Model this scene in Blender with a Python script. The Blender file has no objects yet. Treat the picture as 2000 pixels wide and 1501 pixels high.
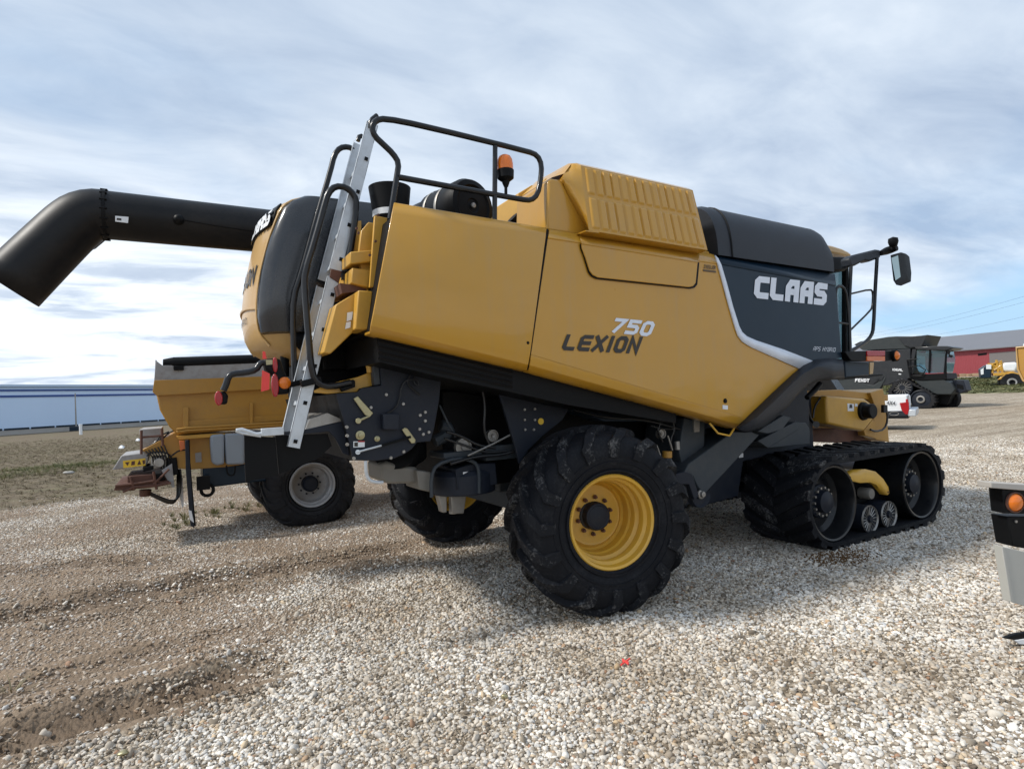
import bpy, bmesh, math, random
import numpy as np
from mathutils import Vector, Matrix, noise

random.seed(7)
rng = np.random.default_rng(7)
S = bpy.context.scene
COL = S.collection
R = math.radians

# ------------------------------------------------------------------ camera
CAMLOC = Vector((-2.959, -5.423, 1.725))
YAW, PITCH, ROLL, FPX = .516, .020, -.046, 1166.2


def cam_basis():
    f = Vector((math.sin(YAW) * math.cos(PITCH), math.cos(YAW) * math.cos(PITCH), math.sin(PITCH)))
    r = Vector((math.cos(YAW), -math.sin(YAW), 0))
    u = r.cross(f)
    c, s = math.cos(ROLL), math.sin(ROLL)
    return c * r + s * u, -s * r + c * u, f


CR, CU, CF = cam_basis()
cam_d = bpy.data.cameras.new('Camera')
cam = bpy.data.objects.new('Camera', cam_d)
COL.objects.link(cam)
cam.matrix_world = Matrix(((CR.x, CU.x, -CF.x, CAMLOC.x), (CR.y, CU.y, -CF.y, CAMLOC.y),
                           (CR.z, CU.z, -CF.z, CAMLOC.z), (0, 0, 0, 1)))
cam_d.sensor_width = 36
cam_d.lens = 36 * FPX / 2000
cam_d.clip_end = 6000
S.camera = cam
S.view_settings.view_transform = 'Standard'
S.view_settings.look = 'None'
S.view_settings.exposure = 0.42
S.view_settings.gamma = 1

# ------------------------------------------------------------------ sun + sky
SUN_DIR = Vector((-1.0, .31, 1.10)).normalized()      # towards the sun
SUN_EL = math.asin(SUN_DIR.z)
SUN_AZ = math.atan2(SUN_DIR.x, SUN_DIR.y)
sd = bpy.data.lights.new('Sun', 'SUN')
sd.energy = 2.8
sd.angle = R(7)
sd.color = (1, .955, .88)
sun = bpy.data.objects.new('Sun', sd)
COL.objects.link(sun)
sun.rotation_euler = (-SUN_DIR).to_track_quat('-Z', 'Y').to_euler()

W = bpy.data.worlds.new('World')
S.world = W
W.use_nodes = True
wt = W.node_tree
wt.nodes.clear()


def N(t, typ, **kw):
    n = t.nodes.new(typ)
    for k, v in kw.items():
        if k == 'inp':
            for a, b in v.items():
                n.inputs[a].default_value = b
        else:
            setattr(n, k, v)
    return n


def ramp(t, fac, stops):
    n = t.nodes.new('ShaderNodeValToRGB')
    e = n.color_ramp.elements
    while len(e) < len(stops):
        e.new(0.5)
    for el, (p, c) in zip(e, stops):
        el.position = p
        el.color = (c, c, c, 1) if isinstance(c, (int, float)) else (*c, 1)
    t.links.new(fac, n.inputs[0])
    return n.outputs[0]


def mathn(t, op, a, b=None, clamp=False):
    n = t.nodes.new('ShaderNodeMath')
    n.operation = op
    n.use_clamp = clamp
    for i, v in enumerate((a, b)):
        if v is None:
            continue
        if isinstance(v, (int, float)):
            n.inputs[i].default_value = v
        else:
            t.links.new(v, n.inputs[i])
    return n.outputs[0]


def mixc(t, fac, a, b, blend='MIX'):
    n = t.nodes.new('ShaderNodeMix')
    n.data_type = 'RGBA'
    n.blend_type = blend
    n.clamp_factor = True
    for s, v in ((n.inputs[0], fac), (n.inputs[6], a), (n.inputs[7], b)):
        if isinstance(v, (int, float)):
            s.default_value = v
        elif isinstance(v, tuple):
            s.default_value = (*v, 1)
        else:
            t.links.new(v, s)
    return n.outputs[2]


def build_sky():
    t = wt
    L = t.links
    sky = N(t, 'ShaderNodeTexSky', sky_type='NISHITA', sun_disc=False, sun_elevation=SUN_EL,
            sun_rotation=SUN_AZ, air_density=1.0, dust_density=1.2, ozone_density=1.5)
    tc = N(t, 'ShaderNodeTexCoord')
    sep = N(t, 'ShaderNodeSeparateXYZ')
    L.new(tc.outputs['Generated'], sep.inputs[0])
    x, y, z = sep.outputs
    zz = mathn(t, 'ADD', mathn(t, 'MAXIMUM', z, 0.0), 0.16)
    u = mathn(t, 'DIVIDE', x, zz)
    v = mathn(t, 'DIVIDE', y, zz)
    comb = N(t, 'ShaderNodeCombineXYZ')
    L.new(u, comb.inputs[0])
    L.new(v, comb.inputs[1])
    mp = N(t, 'ShaderNodeMapping', inp={'Rotation': (0, 0, R(20)), 'Scale': (.55, 1.0, 1)})
    L.new(comb.outputs[0], mp.inputs[0])
    n1 = N(t, 'ShaderNodeTexNoise', inp={'Scale': 1.1, 'Detail': 7, 'Roughness': .5, 'Distortion': .35})
    L.new(mp.outputs[0], n1.inputs[0])
    n2 = N(t, 'ShaderNodeTexNoise', inp={'Scale': .55, 'Detail': 4, 'Roughness': .5, 'Distortion': .2})
    L.new(mp.outputs[0], n2.inputs[0])
    n3 = N(t, 'ShaderNodeTexNoise', inp={'Scale': 3.6, 'Detail': 8, 'Roughness': .58, 'Distortion': .4})
    L.new(mp.outputs[0], n3.inputs[0])
    # cloud body: mostly a closed veil
    dens = mathn(t, 'ADD', mathn(t, 'MULTIPLY', n1.outputs[0], .65), mathn(t, 'MULTIPLY', n2.outputs[0], .55))
    # blue openings low on the right hand side (towards +x) 
    dr = mathn(t, 'MULTIPLY', mathn(t, 'SUBTRACT', x, .72), 1.6, True)
    low = mathn(t, 'SUBTRACT', 1.0, mathn(t, 'MULTIPLY', mathn(t, 'ABSOLUTE', mathn(t, 'SUBTRACT', z, .085)), 11.0), True)
    opening = mathn(t, 'MULTIPLY', mathn(t, 'MULTIPLY', dr, low), 1.2)
    dens2 = mathn(t, 'SUBTRACT', dens, opening)
    cover = ramp(t, dens2, [(.30, .08), (.44, .72), (.56, .97)])
    # brightness of the veil: darker grey-blue bellies, bright thin parts
    br = mathn(t, 'ADD', mathn(t, 'MULTIPLY', n1.outputs[0], .55), mathn(t, 'MULTIPLY', n3.outputs[0], .45))
    colr = ramp(t, br, [(.36, (.29, .36, .48)), (.47, (.44, .51, .61)), (.58, (.60, .66, .73)), (.70, (.82, .85, .88))])
    # towards the horizon on the sun side the cloud deck is whiter and more broken
    lf = mathn(t, 'MULTIPLY', mathn(t, 'SUBTRACT', .62, x), 1.6, True)
    hz = mathn(t, 'SUBTRACT', 1.0, mathn(t, 'MULTIPLY', mathn(t, 'ABSOLUTE', mathn(t, 'SUBTRACT', z, .14)), 4.2), True)
    wf = mathn(t, 'MULTIPLY', mathn(t, 'MULTIPLY', lf, hz), ramp(t, n3.outputs[0], [(.36, .1), (.56, 1.0)]))
    colw = mixc(t, mathn(t, 'MULTIPLY', wf, .92), colr, (.93, .955, .98))
    # overhead a little deeper
    up = ramp(t, z, [(.10, 0.0), (.32, .22), (.75, .62)])
    colu = mixc(t, up, colw, (.29, .365, .475))
    scl = N(t, 'ShaderNodeVectorMath', operation='SCALE')
    L.new(colu, scl.inputs[0])
    scl.inputs['Scale'].default_value = 10.0
    skyb = N(t, 'ShaderNodeVectorMath', operation='SCALE')
    L.new(sky.outputs[0], skyb.inputs[0])
    skyb.inputs['Scale'].default_value = 1.0
    clear = mixc(t, .75, skyb.outputs[0], (2.9, 5.0, 7.4))
    mx = mixc(t, cover, clear, scl.outputs[0])
    bg = N(t, 'ShaderNodeBackground', inp={'Strength': .110})
    L.new(mx, bg.inputs[0])
    out = N(t, 'ShaderNodeOutputWorld')
    L.new(bg.outputs[0], out.inputs[0])


build_sky()
# ------------------------------------------------------------------ pixel -> place helpers (used to read real positions off known planes)


def ray(px, py):
    return CR * ((px - 1000) / FPX) - CU * ((py - 750) / FPX) + CF


class Frame:
    """a vertical reference plane through origin, running along 'heading'; local y is to the left of it"""

    def __init__(s, origin=(0, 0, 0), heading=0):
        s.o = Vector(origin)
        s.h = Vector((math.cos(R(heading)), math.sin(R(heading)), 0))
        s.n = Vector((-s.h.y, s.h.x, 0))

    def at(s, px, py, y=0.0):
        d = ray(px, py)
        t = (s.n.dot(s.o - CAMLOC) + y) / s.n.dot(d)
        return CAMLOC + d * t

    def w(s, x, y, z):
        return s.o + s.h * x + s.n * y + Vector((0, 0, z))


MF = Frame()
A = MF.at                                   # A(px, py, y): point of the machine's side plane y


def atz(px, py, z=0.0):
    d = ray(px, py)
    return CAMLOC + d * ((z - CAMLOC.z) / d.z)


def atd(px, py, D):
    return CAMLOC + ray(px, py) * D


# ------------------------------------------------------------------ materials
def new_mat(name):
    m = bpy.data.materials.new(name)
    m.use_nodes = True
    t = m.node_tree
    b = t.nodes['Principled BSDF']
    return m, t, b


def paint(name, col, rough=.4, metal=0.0, coat=0.0, dirt=.25, dirtcol=(.16, .13, .10), bump=.0, scale=6.0, wave=0.0, spec=.5, coatr=.1, streak=0.0):
    m, t, b = new_mat(name)
    L = t.links
    tc = N(t, 'ShaderNodeTexCoord')
    n1 = N(t, 'ShaderNodeTexNoise', inp={'Scale': scale, 'Detail': 8, 'Roughness': .65})
    n2 = N(t, 'ShaderNodeTexNoise', inp={'Scale': scale * 9, 'Detail': 5, 'Roughness': .7})
    L.new(tc.outputs['Object'], n1.inputs[0])
    L.new(tc.outputs['Object'], n2.inputs[0])
    f = mathn(t, 'MULTIPLY', ramp(t, n1.outputs[0], [(.42, 0.0), (.72, 1.0)]), ramp(t, n2.outputs[0], [(.3, .35), (.7, 1.0)]))
    c = mixc(t, mathn(t, 'MULTIPLY', f, dirt), col, dirtcol)
    if streak:
        mpv = N(t, 'ShaderNodeMapping', inp={'Scale': (9.0, 9.0, .8)})
        L.new(tc.outputs['Object'], mpv.inputs[0])
        nv = N(t, 'ShaderNodeTexNoise', inp={'Scale': 1.0, 'Detail': 6, 'Roughness': .65})
        L.new(mpv.outputs[0], nv.inputs[0])
        sf = mathn(t, 'MULTIPLY', ramp(t, nv.outputs[0], [(.50, 0), (.72, 1)]), ramp(t, n1.outputs[0], [(.35, .3), (.65, 1)]))
        c = mixc(t, mathn(t, 'MULTIPLY', sf, streak), c, (.34, .27, .17))
    L.new(c, b.inputs['Base Color'])
    r = mathn(t, 'ADD', mathn(t, 'MULTIPLY', n1.outputs[0], .22), rough - .11)
    L.new(r, b.inputs['Roughness'])
    b.inputs['Metallic'].default_value = metal
    b.inputs['Specular IOR Level'].default_value = spec
    b.inputs['Coat Weight'].default_value = coat
    b.inputs['Coat Roughness'].default_value = coatr
    if bump or wave:
        h = None
        if bump:
            h = mathn(t, 'MULTIPLY', n2.outputs[0], bump)
        if wave:
            n3 = N(t, 'ShaderNodeTexNoise', inp={'Scale': 1.6, 'Detail': 2})
            L.new(tc.outputs['Object'], n3.inputs[0])
            w_ = mathn(t, 'MULTIPLY', n3.outputs[0], wave)
            h = w_ if h is None else mathn(t, 'ADD', h, w_)
        bp = N(t, 'ShaderNodeBump', inp={'Strength': 1.0, 'Distance': .01})
        L.new(h, bp.inputs['Height'])
        L.new(bp.outputs[0], b.inputs['Normal'])
        if coat:
            L.new(bp.outputs[0], b.inputs['Coat Normal'])
    return m


def emis_less(name, col, rough=.25, trans=0.0, coat=.3):
    m, t, b = new_mat(name)
    b.inputs['Base Color'].default_value = (*col, 1)
    b.inputs['Roughness'].default_value = rough
    b.inputs['Transmission Weight'].default_value = trans
    b.inputs['Coat Weight'].default_value = coat
    return m


M = {}
M['yellow'] = paint('yellow_paint', (.50, .262, .026), .32, coat=.5, coatr=.07, spec=.35, streak=.22, dirt=.16, dirtcol=(.30, .2, .09), wave=1.3, bump=.02, scale=3)
M['yellow2'] = paint('yellow_frame_paint', (.55, .30, .035), .45, coat=.2, dirt=.3, dirtcol=(.22, .14, .07), bump=.05)
M['yellow_rim'] = paint('yellow_rim_paint', (.66, .38, .04), .42, coat=.2, dirt=.4, dirtcol=(.33, .21, .10), bump=.04)
M['ochre'] = paint('ochre_old_paint', (.42, .215, .03), .5, dirt=.35, dirtcol=(.2, .13, .07), coat=.1, bump=.04)
M['tan'] = paint('tan_plastic', (.50, .31, .11), .4, coat=.35, dirt=.12)
M['navy'] = paint('dark_blue_grey_paint', (.008, .022, .040), .38, coat=.08, spec=.22, dirt=.15, dirtcol=(.06, .065, .07), wave=1.0)
M['navy_m'] = paint('dark_grey_matt_plastic', (.020, .024, .032), .5, dirt=.2, dirtcol=(.06, .058, .055), bump=.12, spec=.3)
M['chassis'] = paint('chassis_blue_grey', (.012, .016, .026), .5, dirt=.4, dirtcol=(.04, .04, .04), bump=.06, spec=.25)
M['beam'] = paint('dusty_blue_grey_beam', (.033, .042, .052), .5, dirt=.5, dirtcol=(.085, .085, .08), bump=.06, spec=.3)
M['black'] = paint('black_parts', (.0045, .005, .006), .5, dirt=.3, dirtcol=(.012, .011, .010), spec=.15)
M['black_g'] = paint('black_tube_paint', (.008, .009, .011), .3, coat=.2, spec=.3, dirt=.3, dirtcol=(.05, .045, .04))
M['auger'] = paint('black_spout', (.006, .0065, .008), .45, coat=.0, spec=.25, dirt=.5, dirtcol=(.035, .03, .026), scale=2.5, wave=.8)
M['fairing'] = paint('black_glossy_fairing', (.016, .018, .022), .26, coat=.4, dirt=.2, dirtcol=(.06, .055, .05))
M['galv'] = paint('galvanized_steel', (.58, .62, .66), .40, metal=.3, dirt=.6, dirtcol=(.34, .36, .37), bump=.08, scale=12)
M['steel'] = paint('worn_steel', (.35, .34, .32), .45, metal=.7, dirt=.6, dirtcol=(.16, .12, .08), scale=10)
M['zinc'] = paint('yellow_zinc_plate', (.42, .38, .22), .4, metal=.6, dirt=.4, scale=20)
M['mudg'] = paint('light_grey_mudguard', (.42, .42, .39), .55, dirt=.25, dirtcol=(.3, .29, .26), bump=.05)
M['beige'] = paint('beige_grey_guard', (.17, .16, .14), .55, dirt=.5, dirtcol=(.11, .10, .08), bump=.05)
M['rust'] = paint('rusty_brown_steel', (.12, .05, .032), .7, dirt=.7, dirtcol=(.05, .03, .025), bump=.3, scale=10)
M['white'] = paint('white_paint', (.78, .80, .82), .35, coat=.5, dirt=.08)
M['sticker'] = paint('white_sticker', (.72, .74, .76), .45, dirt=.1)
M['silver_dec'] = paint('silver_decal', (.70, .75, .84), .42, dirt=.25, dirtcol=(.42, .45, .50), scale=14)
M['black_dec'] = paint('black_decal', (.022, .017, .013), .4, dirt=.1)
M['bronze_dec'] = paint('brown_decal', (.09, .055, .02), .45, dirt=.1)
M['greyw'] = paint('grey_white_panel', (.33, .33, .33), .5, dirt=.7, dirtcol=(.17, .13, .10), scale=9)
M['tank'] = paint('grey_blue_plastic_tank', (.26, .30, .345), .5, dirt=.2, dirtcol=(.18, .18, .18))
M['amber'] = emis_less('amber_lens', (.85, .20, .01), .2, .15)
M['orange_dim'] = emis_less('orange_reflector', (.60, .13, .02), .3)
M['red'] = emis_less('red_lens', (.34, .008, .012), .25, coat=.15)
M['redflag'] = paint('red_fabric', (.80, .07, .06), .7, dirt=.1)
M['yellow_st'] = paint('yellow_sticker', (.85, .55, .03), .45, dirt=.2)
M['concrete'] = paint('pale_concrete', (.42, .40, .37), .85, dirt=.4, dirtcol=(.25, .22, .19), scale=.4)
M['khaki'] = paint('stacked_timber', (.30, .20, .12), .8, dirt=.5, scale=1)

m, t, b = new_mat('cab_glass')
b.inputs['Base Color'].default_value = (.16, .27, .30, 1)
b.inputs['Roughness'].default_value = .04
b.inputs['Transmission Weight'].default_value = .75
b.inputs['IOR'].default_value = 1.1
b.inputs['Coat Weight'].default_value = .6
M['glass'] = m
m, t, b = new_mat('mirror_glass')
b.inputs['Base Color'].default_value = (.35, .43, .42, 1)
b.inputs['Roughness'].default_value = .03
b.inputs['Metallic'].default_value = 1
M['mirror'] = m


def rubber(name, dust, base=(.016, .018, .024), dustcol=(.11, .11, .115), lo=.55, hi=.8):
    m, t, b = new_mat(name)
    L = t.links
    tc = N(t, 'ShaderNodeTexCoord')
    n1 = N(t, 'ShaderNodeTexNoise', inp={'Scale': 3.5, 'Detail': 9, 'Roughness': .7})
    n2 = N(t, 'ShaderNodeTexNoise', inp={'Scale': 55, 'Detail': 6, 'Roughness': .75})
    for n in (n1, n2):
        L.new(tc.outputs['Object'], n.inputs[0])
    f = mathn(t, 'ADD', mathn(t, 'MULTIPLY', n1.outputs[0], .6), mathn(t, 'MULTIPLY', n2.outputs[0], .5))
    fr = ramp(t, f, [(lo, 0.0), (hi, 1.0)])
    L.new(mixc(t, mathn(t, 'MULTIPLY', fr, dust), base, dustcol), b.inputs['Base Color'])
    b.inputs['Roughness'].default_value = .68
    b.inputs['Specular IOR Level'].default_value = .2
    bp = N(t, 'ShaderNodeBump', inp={'Strength': .5, 'Distance': .006})
    L.new(n2.outputs[0], bp.inputs['Height'])
    L.new(bp.outputs[0], b.inputs['Normal'])
    return m


M['rubber'] = rubber('tyre_rubber', .22, base=(.006, .007, .010))
M['lug'] = rubber('scuffed_lug_rubber', 1.0, base=(.008, .009, .012), dustcol=(.13, .13, .13), lo=.58, hi=.68)
M['rubber_f'] = rubber('far_tyre_rubber', .5, base=(.014, .014, .016), dustcol=(.09, .09, .085))


# ------------------------------------------------------------------ mesh builder
class MB:
    def __init__(s):
        s.v = []
        s.f = []

    def add(s, vs, fs):
        o = len(s.v)
        s.v += [Vector(v) for v in vs]
        s.f += [tuple(i + o for i in f) for f in fs]
        return s

    def box(s, c, size, m=None):
        c = Vector(c)
        hx, hy, hz = (d / 2 for d in size)
        vs = [Vector((x, y, z)) for x in (-hx, hx) for y in (-hy, hy) for z in (-hz, hz)]
        if m is not None:
            vs = [m @ v for v in vs]
        return s.add([v + c for v in vs], [(0, 1, 3, 2), (4, 6, 7, 5), (0, 4, 5, 1), (2, 3, 7, 6), (0, 2, 6, 4), (1, 5, 7, 3)])

    def plate(s, pts, ext):
        """closed polygon pts extruded by vector ext"""
        pts = [Vector(p) for p in pts]
        e = Vector(ext)
        n = len(pts)
        nor = Vector((0, 0, 0))
        for i in range(n):
            nor += pts[i].cross(pts[(i + 1) % n])
        if nor.dot(e) > 0:
            pts.reverse()
        fs = [tuple(range(n)), tuple(range(2 * n - 1, n - 1, -1))]
        fs += [((i + 1) % n, i, n + i, n + (i + 1) % n) for i in range(n)]
        return s.add(pts + [p + e for p in pts], fs)

    def grid(s, rows, closed=False):
        nr, nc = len(rows), len(rows[0])
        vs = [p for r in rows for p in r]
        fs = []
        for i in range(nr - 1):
            for j in range(nc if closed else nc - 1):
                k = (j + 1) % nc
                fs.append((i * nc + j, i * nc + k, (i + 1) * nc + k, (i + 1) * nc + j))
        return s.add(vs, fs)

    def tube(s, path, r, n=10, smooth=0, cap=True):
        p = [Vector(q) for q in path]
        for _ in range(smooth):
            if isinstance(r, (list, tuple)):
                r = [r[0]] + [w for i in range(len(r) - 1) for w in (r[i] * .75 + r[i + 1] * .25, r[i] * .25 + r[i + 1] * .75)] + [r[-1]]
            q = [p[0]]
            for i in range(len(p) - 1):
                q += [p[i] * .75 + p[i + 1] * .25, p[i] * .25 + p[i + 1] * .75]
            q.append(p[-1])
            p = q
        tn = []
        for i in range(len(p)):
            d = (p[min(i + 1, len(p) - 1)] - p[max(i - 1, 0)])
            tn.append(d.normalized())
        ref = Vector((0, 0, 1)) if abs(tn[0].z) < .9 else Vector((0, 1, 0))
        a = tn[0].cross(ref).normalized()
        rows = []
        for i in range(len(p)):
            a = (a - tn[i] * a.dot(tn[i])).normalized()
            b = tn[i].cross(a)
            rr = r[i] if isinstance(r, (list, tuple)) else r
            rows.append([p[i] + (a * math.cos(2 * math.pi * k / n) + b * math.sin(2 * math.pi * k / n)) * rr for k in range(n)])
        o = len(s.v)
        s.grid(rows, True)
        if cap:
            s.f.append(tuple(o + k for k in range(n))[::-1])
            s.f.append(tuple(o + (len(rows) - 1) * n + k for k in range(n)))
        return s

    def cyl(s, p0, p1, r0, r1=None, n=20, cap=True):
        return s.tube([p0, p1], [r0, r0 if r1 is None else r1], n, 0, cap)

    def lathe(s, prof, org=(0, 0, 0), axis=(0, 1, 0), n=48, closed=False):
        """prof: list of (radius, height along axis)"""
        ax = Vector(axis).normalized()
        ref = Vector((0, 0, 1)) if abs(ax.z) < .9 else Vector((1, 0, 0))
        a = ax.cross(ref).normalized()
        b = ax.cross(a)
        org = Vector(org)
        rows = []
        pr = list(prof) + ([prof[0]] if closed else [])
        for r, h in pr:
            rows.append([org + ax * h + (a * math.cos(2 * math.pi * k / n) + b * math.sin(2 * math.pi * k / n)) * r for k in range(n)])
        return s.grid(rows, True)

    def build(s, name, mat, parent=None, bevel=0.0, ang=35, local=False, seg=2, solid=0.0, recalc=True):
        me = bpy.data.meshes.new(name)
        me.from_pydata([tuple(v) for v in s.v], [], s.f)
        me.validate()
        if recalc:
            bm = bmesh.new()
            bm.from_mesh(me)
            bmesh.ops.remove_doubles(bm, verts=bm.verts, dist=1e-5)
            bmesh.ops.recalc_face_normals(bm, faces=bm.faces)
            bm.to_mesh(me)
            bm.free()
        me.shade_smooth()
        me.set_sharp_from_angle(angle=R(ang))
        mats = mat if isinstance(mat, (list, tuple)) else [mat]
        for k in mats:
            me.materials.append(M[k] if isinstance(k, str) else k)
        o = bpy.data.objects.new(name, me)
        COL.objects.link(o)
        if parent:
            o.parent = parent
            if not local:
                o.matrix_parent_inverse = wm(parent).inverted()
        if solid:
            sm = o.modifiers.new('solid', 'SOLIDIFY')
            sm.thickness = solid
            sm.offset = 0
        if bevel:
            bv = o.modifiers.new('bevel', 'BEVEL')
            bv.width = bevel
            bv.segments = seg
            bv.limit_method = 'ANGLE'
            bv.angle_limit = R(38)
            bv.harden_normals = False
        return o


def build_split(mb, name, mat, parent=None, **kw):
    """every loose piece of mb becomes an object of its own"""
    par = list(range(len(mb.v)))

    def find(i):
        while par[i] != i:
            par[i] = par[par[i]]
            i = par[i]
        return i
    for f in mb.f:
        a = find(f[0])
        for k in f[1:]:
            par[find(k)] = a
    groups = {}
    for f in mb.f:
        groups.setdefault(find(f[0]), []).append(f)
    out = []
    for fs in groups.values():
        ids = sorted({i for f in fs for i in f})
        mp = {i: k for k, i in enumerate(ids)}
        q = MB()
        q.v = [mb.v[i] for i in ids]
        q.f = [tuple(mp[i] for i in f) for f in fs]
        out.append(q.build(name, mat, parent, **kw))
    return out


def wm(o):
    m = o.matrix_basis.copy()
    if o.parent:
        m = wm(o.parent) @ o.matrix_parent_inverse @ m
    return m


def tag(o, label=None, cat=None, group=None, kind=None):
    if label:
        o['label'] = label
    if cat:
        o['category'] = cat
    if group:
        o['group'] = group
    if kind:
        o['kind'] = kind
    return o


def empty(name, loc=(0, 0, 0), rz=0.0, parent=None):
    o = bpy.data.objects.new(name, None)
    COL.objects.link(o)
    o.empty_display_size = .2
    o.location = loc
    o.rotation_euler = (0, 0, rz)
    if parent:
        o.parent = parent
    return o


def copy_tree(o, parent=None):
    c = o.copy()
    COL.objects.link(c)
    c.parent = parent
    for ch in [q for q in bpy.data.objects if q.parent == o]:
        copy_tree(ch, c)
    return c


# stroke letters on a 4 x 6 cell; each glyph is a list of polylines
GL = {
    'A': [[(0, 0), (0, 4.2), (1.2, 6), (4, 6), (4, 0)], [(0, 2.6), (4, 2.6)]],
    'B': [[(0, 0), (0, 6), (3.4, 6), (4, 5.2), (4, 3.8), (3.4, 3.1), (0, 3.1)], [(3.4, 3.1), (4, 2.4), (4, .8), (3.4, 0), (0, 0)]],
    'C': [[(4, 6), (.9, 6), (0, 5.1), (0, .9), (.9, 0), (4, 0)]],
    'D': [[(0, 0), (0, 6), (3, 6), (4, 5), (4, 1), (3, 0), (0, 0)]],
    'E': [[(4, 6), (.8, 6), (0, 5.2), (0, .8), (.8, 0), (4, 0)], [(0, 3), (3.7, 3)]],
    'F': [[(4, 6), (0, 6), (0, 0)], [(0, 3.1), (3.4, 3.1)]],
    'H': [[(0, 0), (0, 6)], [(4, 0), (4, 6)], [(0, 3), (4, 3)]],
    'I': [[(.5, 0), (.5, 6)]],
    'L': [[(0, 6), (0, .8), (.8, 0), (3.8, 0)]],
    'N': [[(0, 0), (0, 6), (4, 0), (4, 6)]],
    'O': [[(1, 6), (3, 6), (4, 5), (4, 1), (3, 0), (1, 0), (0, 1), (0, 5), (1, 6)]],
    'P': [[(0, 0), (0, 6), (3.2, 6), (4, 5.2), (4, 3.6), (3.2, 2.8), (0, 2.8)]],
    'R': [[(0, 0), (0, 6), (3.2, 6), (4, 5.2), (4, 3.8), (3.2, 3), (0, 3)], [(1.8, 3), (4, 0)]],
    'S': [[(4, 6), (.8, 6), (0, 5.2), (0, 3.8), (.8, 3.1), (3.2, 3.1), (4, 2.3), (4, .8), (3.2, 0), (0, 0)]],
    'T': [[(-.2, 6), (4.2, 6)], [(2, 6), (2, 0)]],
    'U': [[(0, 6), (0, .8), (.8, 0), (3.2, 0), (4, .8), (4, 6)]],
    'X': [[(0, 0), (4, 6)], [(0, 6), (4, 0)]],
    'Y': [[(0, 6), (2, 3.2), (4, 6)], [(2, 3.2), (2, 0)]],
    'Z': [[(0, 6), (4, 6), (0, 0), (4, 0)]],
    'G': [[(4, 6), (.9, 6), (0, 5.1), (0, .9), (.9, 0), (4, 0), (4, 2.8), (2.2, 2.8)]],
    '7': [[(0, 6), (4, 6), (1.2, 0)]],
    '5': [[(4, 6), (0, 6), (0, 3.4), (3.2, 3.4), (4, 2.6), (4, .8), (3.2, 0), (0, 0)]],
    '0': [[(1, 6), (3, 6), (4, 5), (4, 1), (3, 0), (1, 0), (0, 1), (0, 5), (1, 6)]],
    '4': [[(3, 0), (3, 6), (0, 2), (4.2, 2)]],
}


def letters(text, BL, BR, TR, TL, sw=1.0, gap=1.6, shear=0.0, th=.003, out=Vector((0, -1, 0)), hsq=1.0):
    """writes text in the quad BL BR TR TL as strokes 'sw' cells wide; returns an MB"""
    mb = MB()
    adv = []
    x = 0
    for ch in text:
        w = {'I': 1.0, ' ': 2.4}.get(ch, 4.0) * (hsq if ch != 'I' else 1)
        adv.append((ch, x))
        x += w + gap + sw
    Wt = x - gap
    H = 6.0 + sw
    BL, BR, TR, TL = (Vector(q) for q in (BL, BR, TR, TL))

    def mp(u, v, lift=0.0):
        u += shear * v
        a, c = u / (Wt + shear * H), v / H
        return (BL * (1 - a) + BR * a) * (1 - c) + (TL * (1 - a) + TR * a) * c + out * (th + lift)

    cnt = 0
    for ch, x0 in adv:
        if ch == ' ':
            continue
        for pl in GL[ch]:
            pts = [Vector(((p[0] * hsq if ch != 'I' else p[0]) + x0 + sw / 2, p[1] + sw / 2)) for p in pl]
            closed = (pts[0] - pts[-1]).length < 1e-6
            if closed:
                pts = pts[:-1]
            n = len(pts)
            lft, rgt = [], []
            for i in range(n):
                if closed:
                    d0 = (pts[i] - pts[i - 1]).normalized()
                    d1 = (pts[(i + 1) % n] - pts[i]).normalized()
                else:
                    d0 = (pts[i] - pts[i - 1]).normalized() if i else (pts[1] - pts[0]).normalized()
                    d1 = (pts[i + 1] - pts[i]).normalized() if i < n - 1 else d0
                nn = Vector((-(d0 + d1).y, (d0 + d1).x))
                nn.normalize()
                n0 = Vector((-d0.y, d0.x))
                k = sw / 2 / max(nn.dot(n0), .42)
                q = pts[i].copy()
                if not closed and i == 0:
                    q -= d1 * sw / 2
                if not closed and i == n - 1:
                    q += d0 * sw / 2
                lft.append(q + nn * k)
                rgt.append(q - nn * k)
            m_ = n if closed else n - 1
            cnt += 1
            lf = (cnt % 4) * .0004
            for i in range(m_):
                j = (i + 1) % n
                quad = [mp(*lft[i], lf), mp(*lft[j], lf), mp(*rgt[j], lf), mp(*rgt[i], lf)]
                mb.add(quad, [(0, 1, 2, 3)])
    return mb


def decal(name, quadpx, y, mat, parent, th=.004, fr=MF):
    mb = MB()
    mb.plate([fr.at(px, py, y) for px, py in quadpx], -fr.n * th)
    return mb.build(name, mat, parent)
# ================================================================== THE COMBINE HARVESTER
HV = empty('combine_harvester', (0, 0, 0))
tag(HV, 'large yellow combine harvester with 750 on its flank, on crawler tracks and big rear wheels', 'combine harvester')
YS = -1.65           # plane of the side panels
EY = Vector((0, 1, 0))


def strip(name, rows_px, mat, parent=HV, th=.02, bevel=.004, mirror=False):
    """sheet with rows of (px,py,y); th thickness"""
    rows = [[A(*p) for p in r] for r in rows_px]
    # refine columns
    mb = MB()
    mb.grid(rows)
    return mb


# ---- inner body, dark, carries everything
side_px = [(768, 420), (1068, 466), (1398, 516), (1628, 556), (1640, 690), (1590, 700), (1500, 770), (1436, 822), (1030, 705), (735, 640)]
pts = [A(px, py, YS) for px, py in side_px]
mb = MB()
mb.plate([Vector((p.x, YS + .05, p.z)) for p in pts], EY * 3.2)
mb.build('body_frame', 'black', HV)
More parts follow.
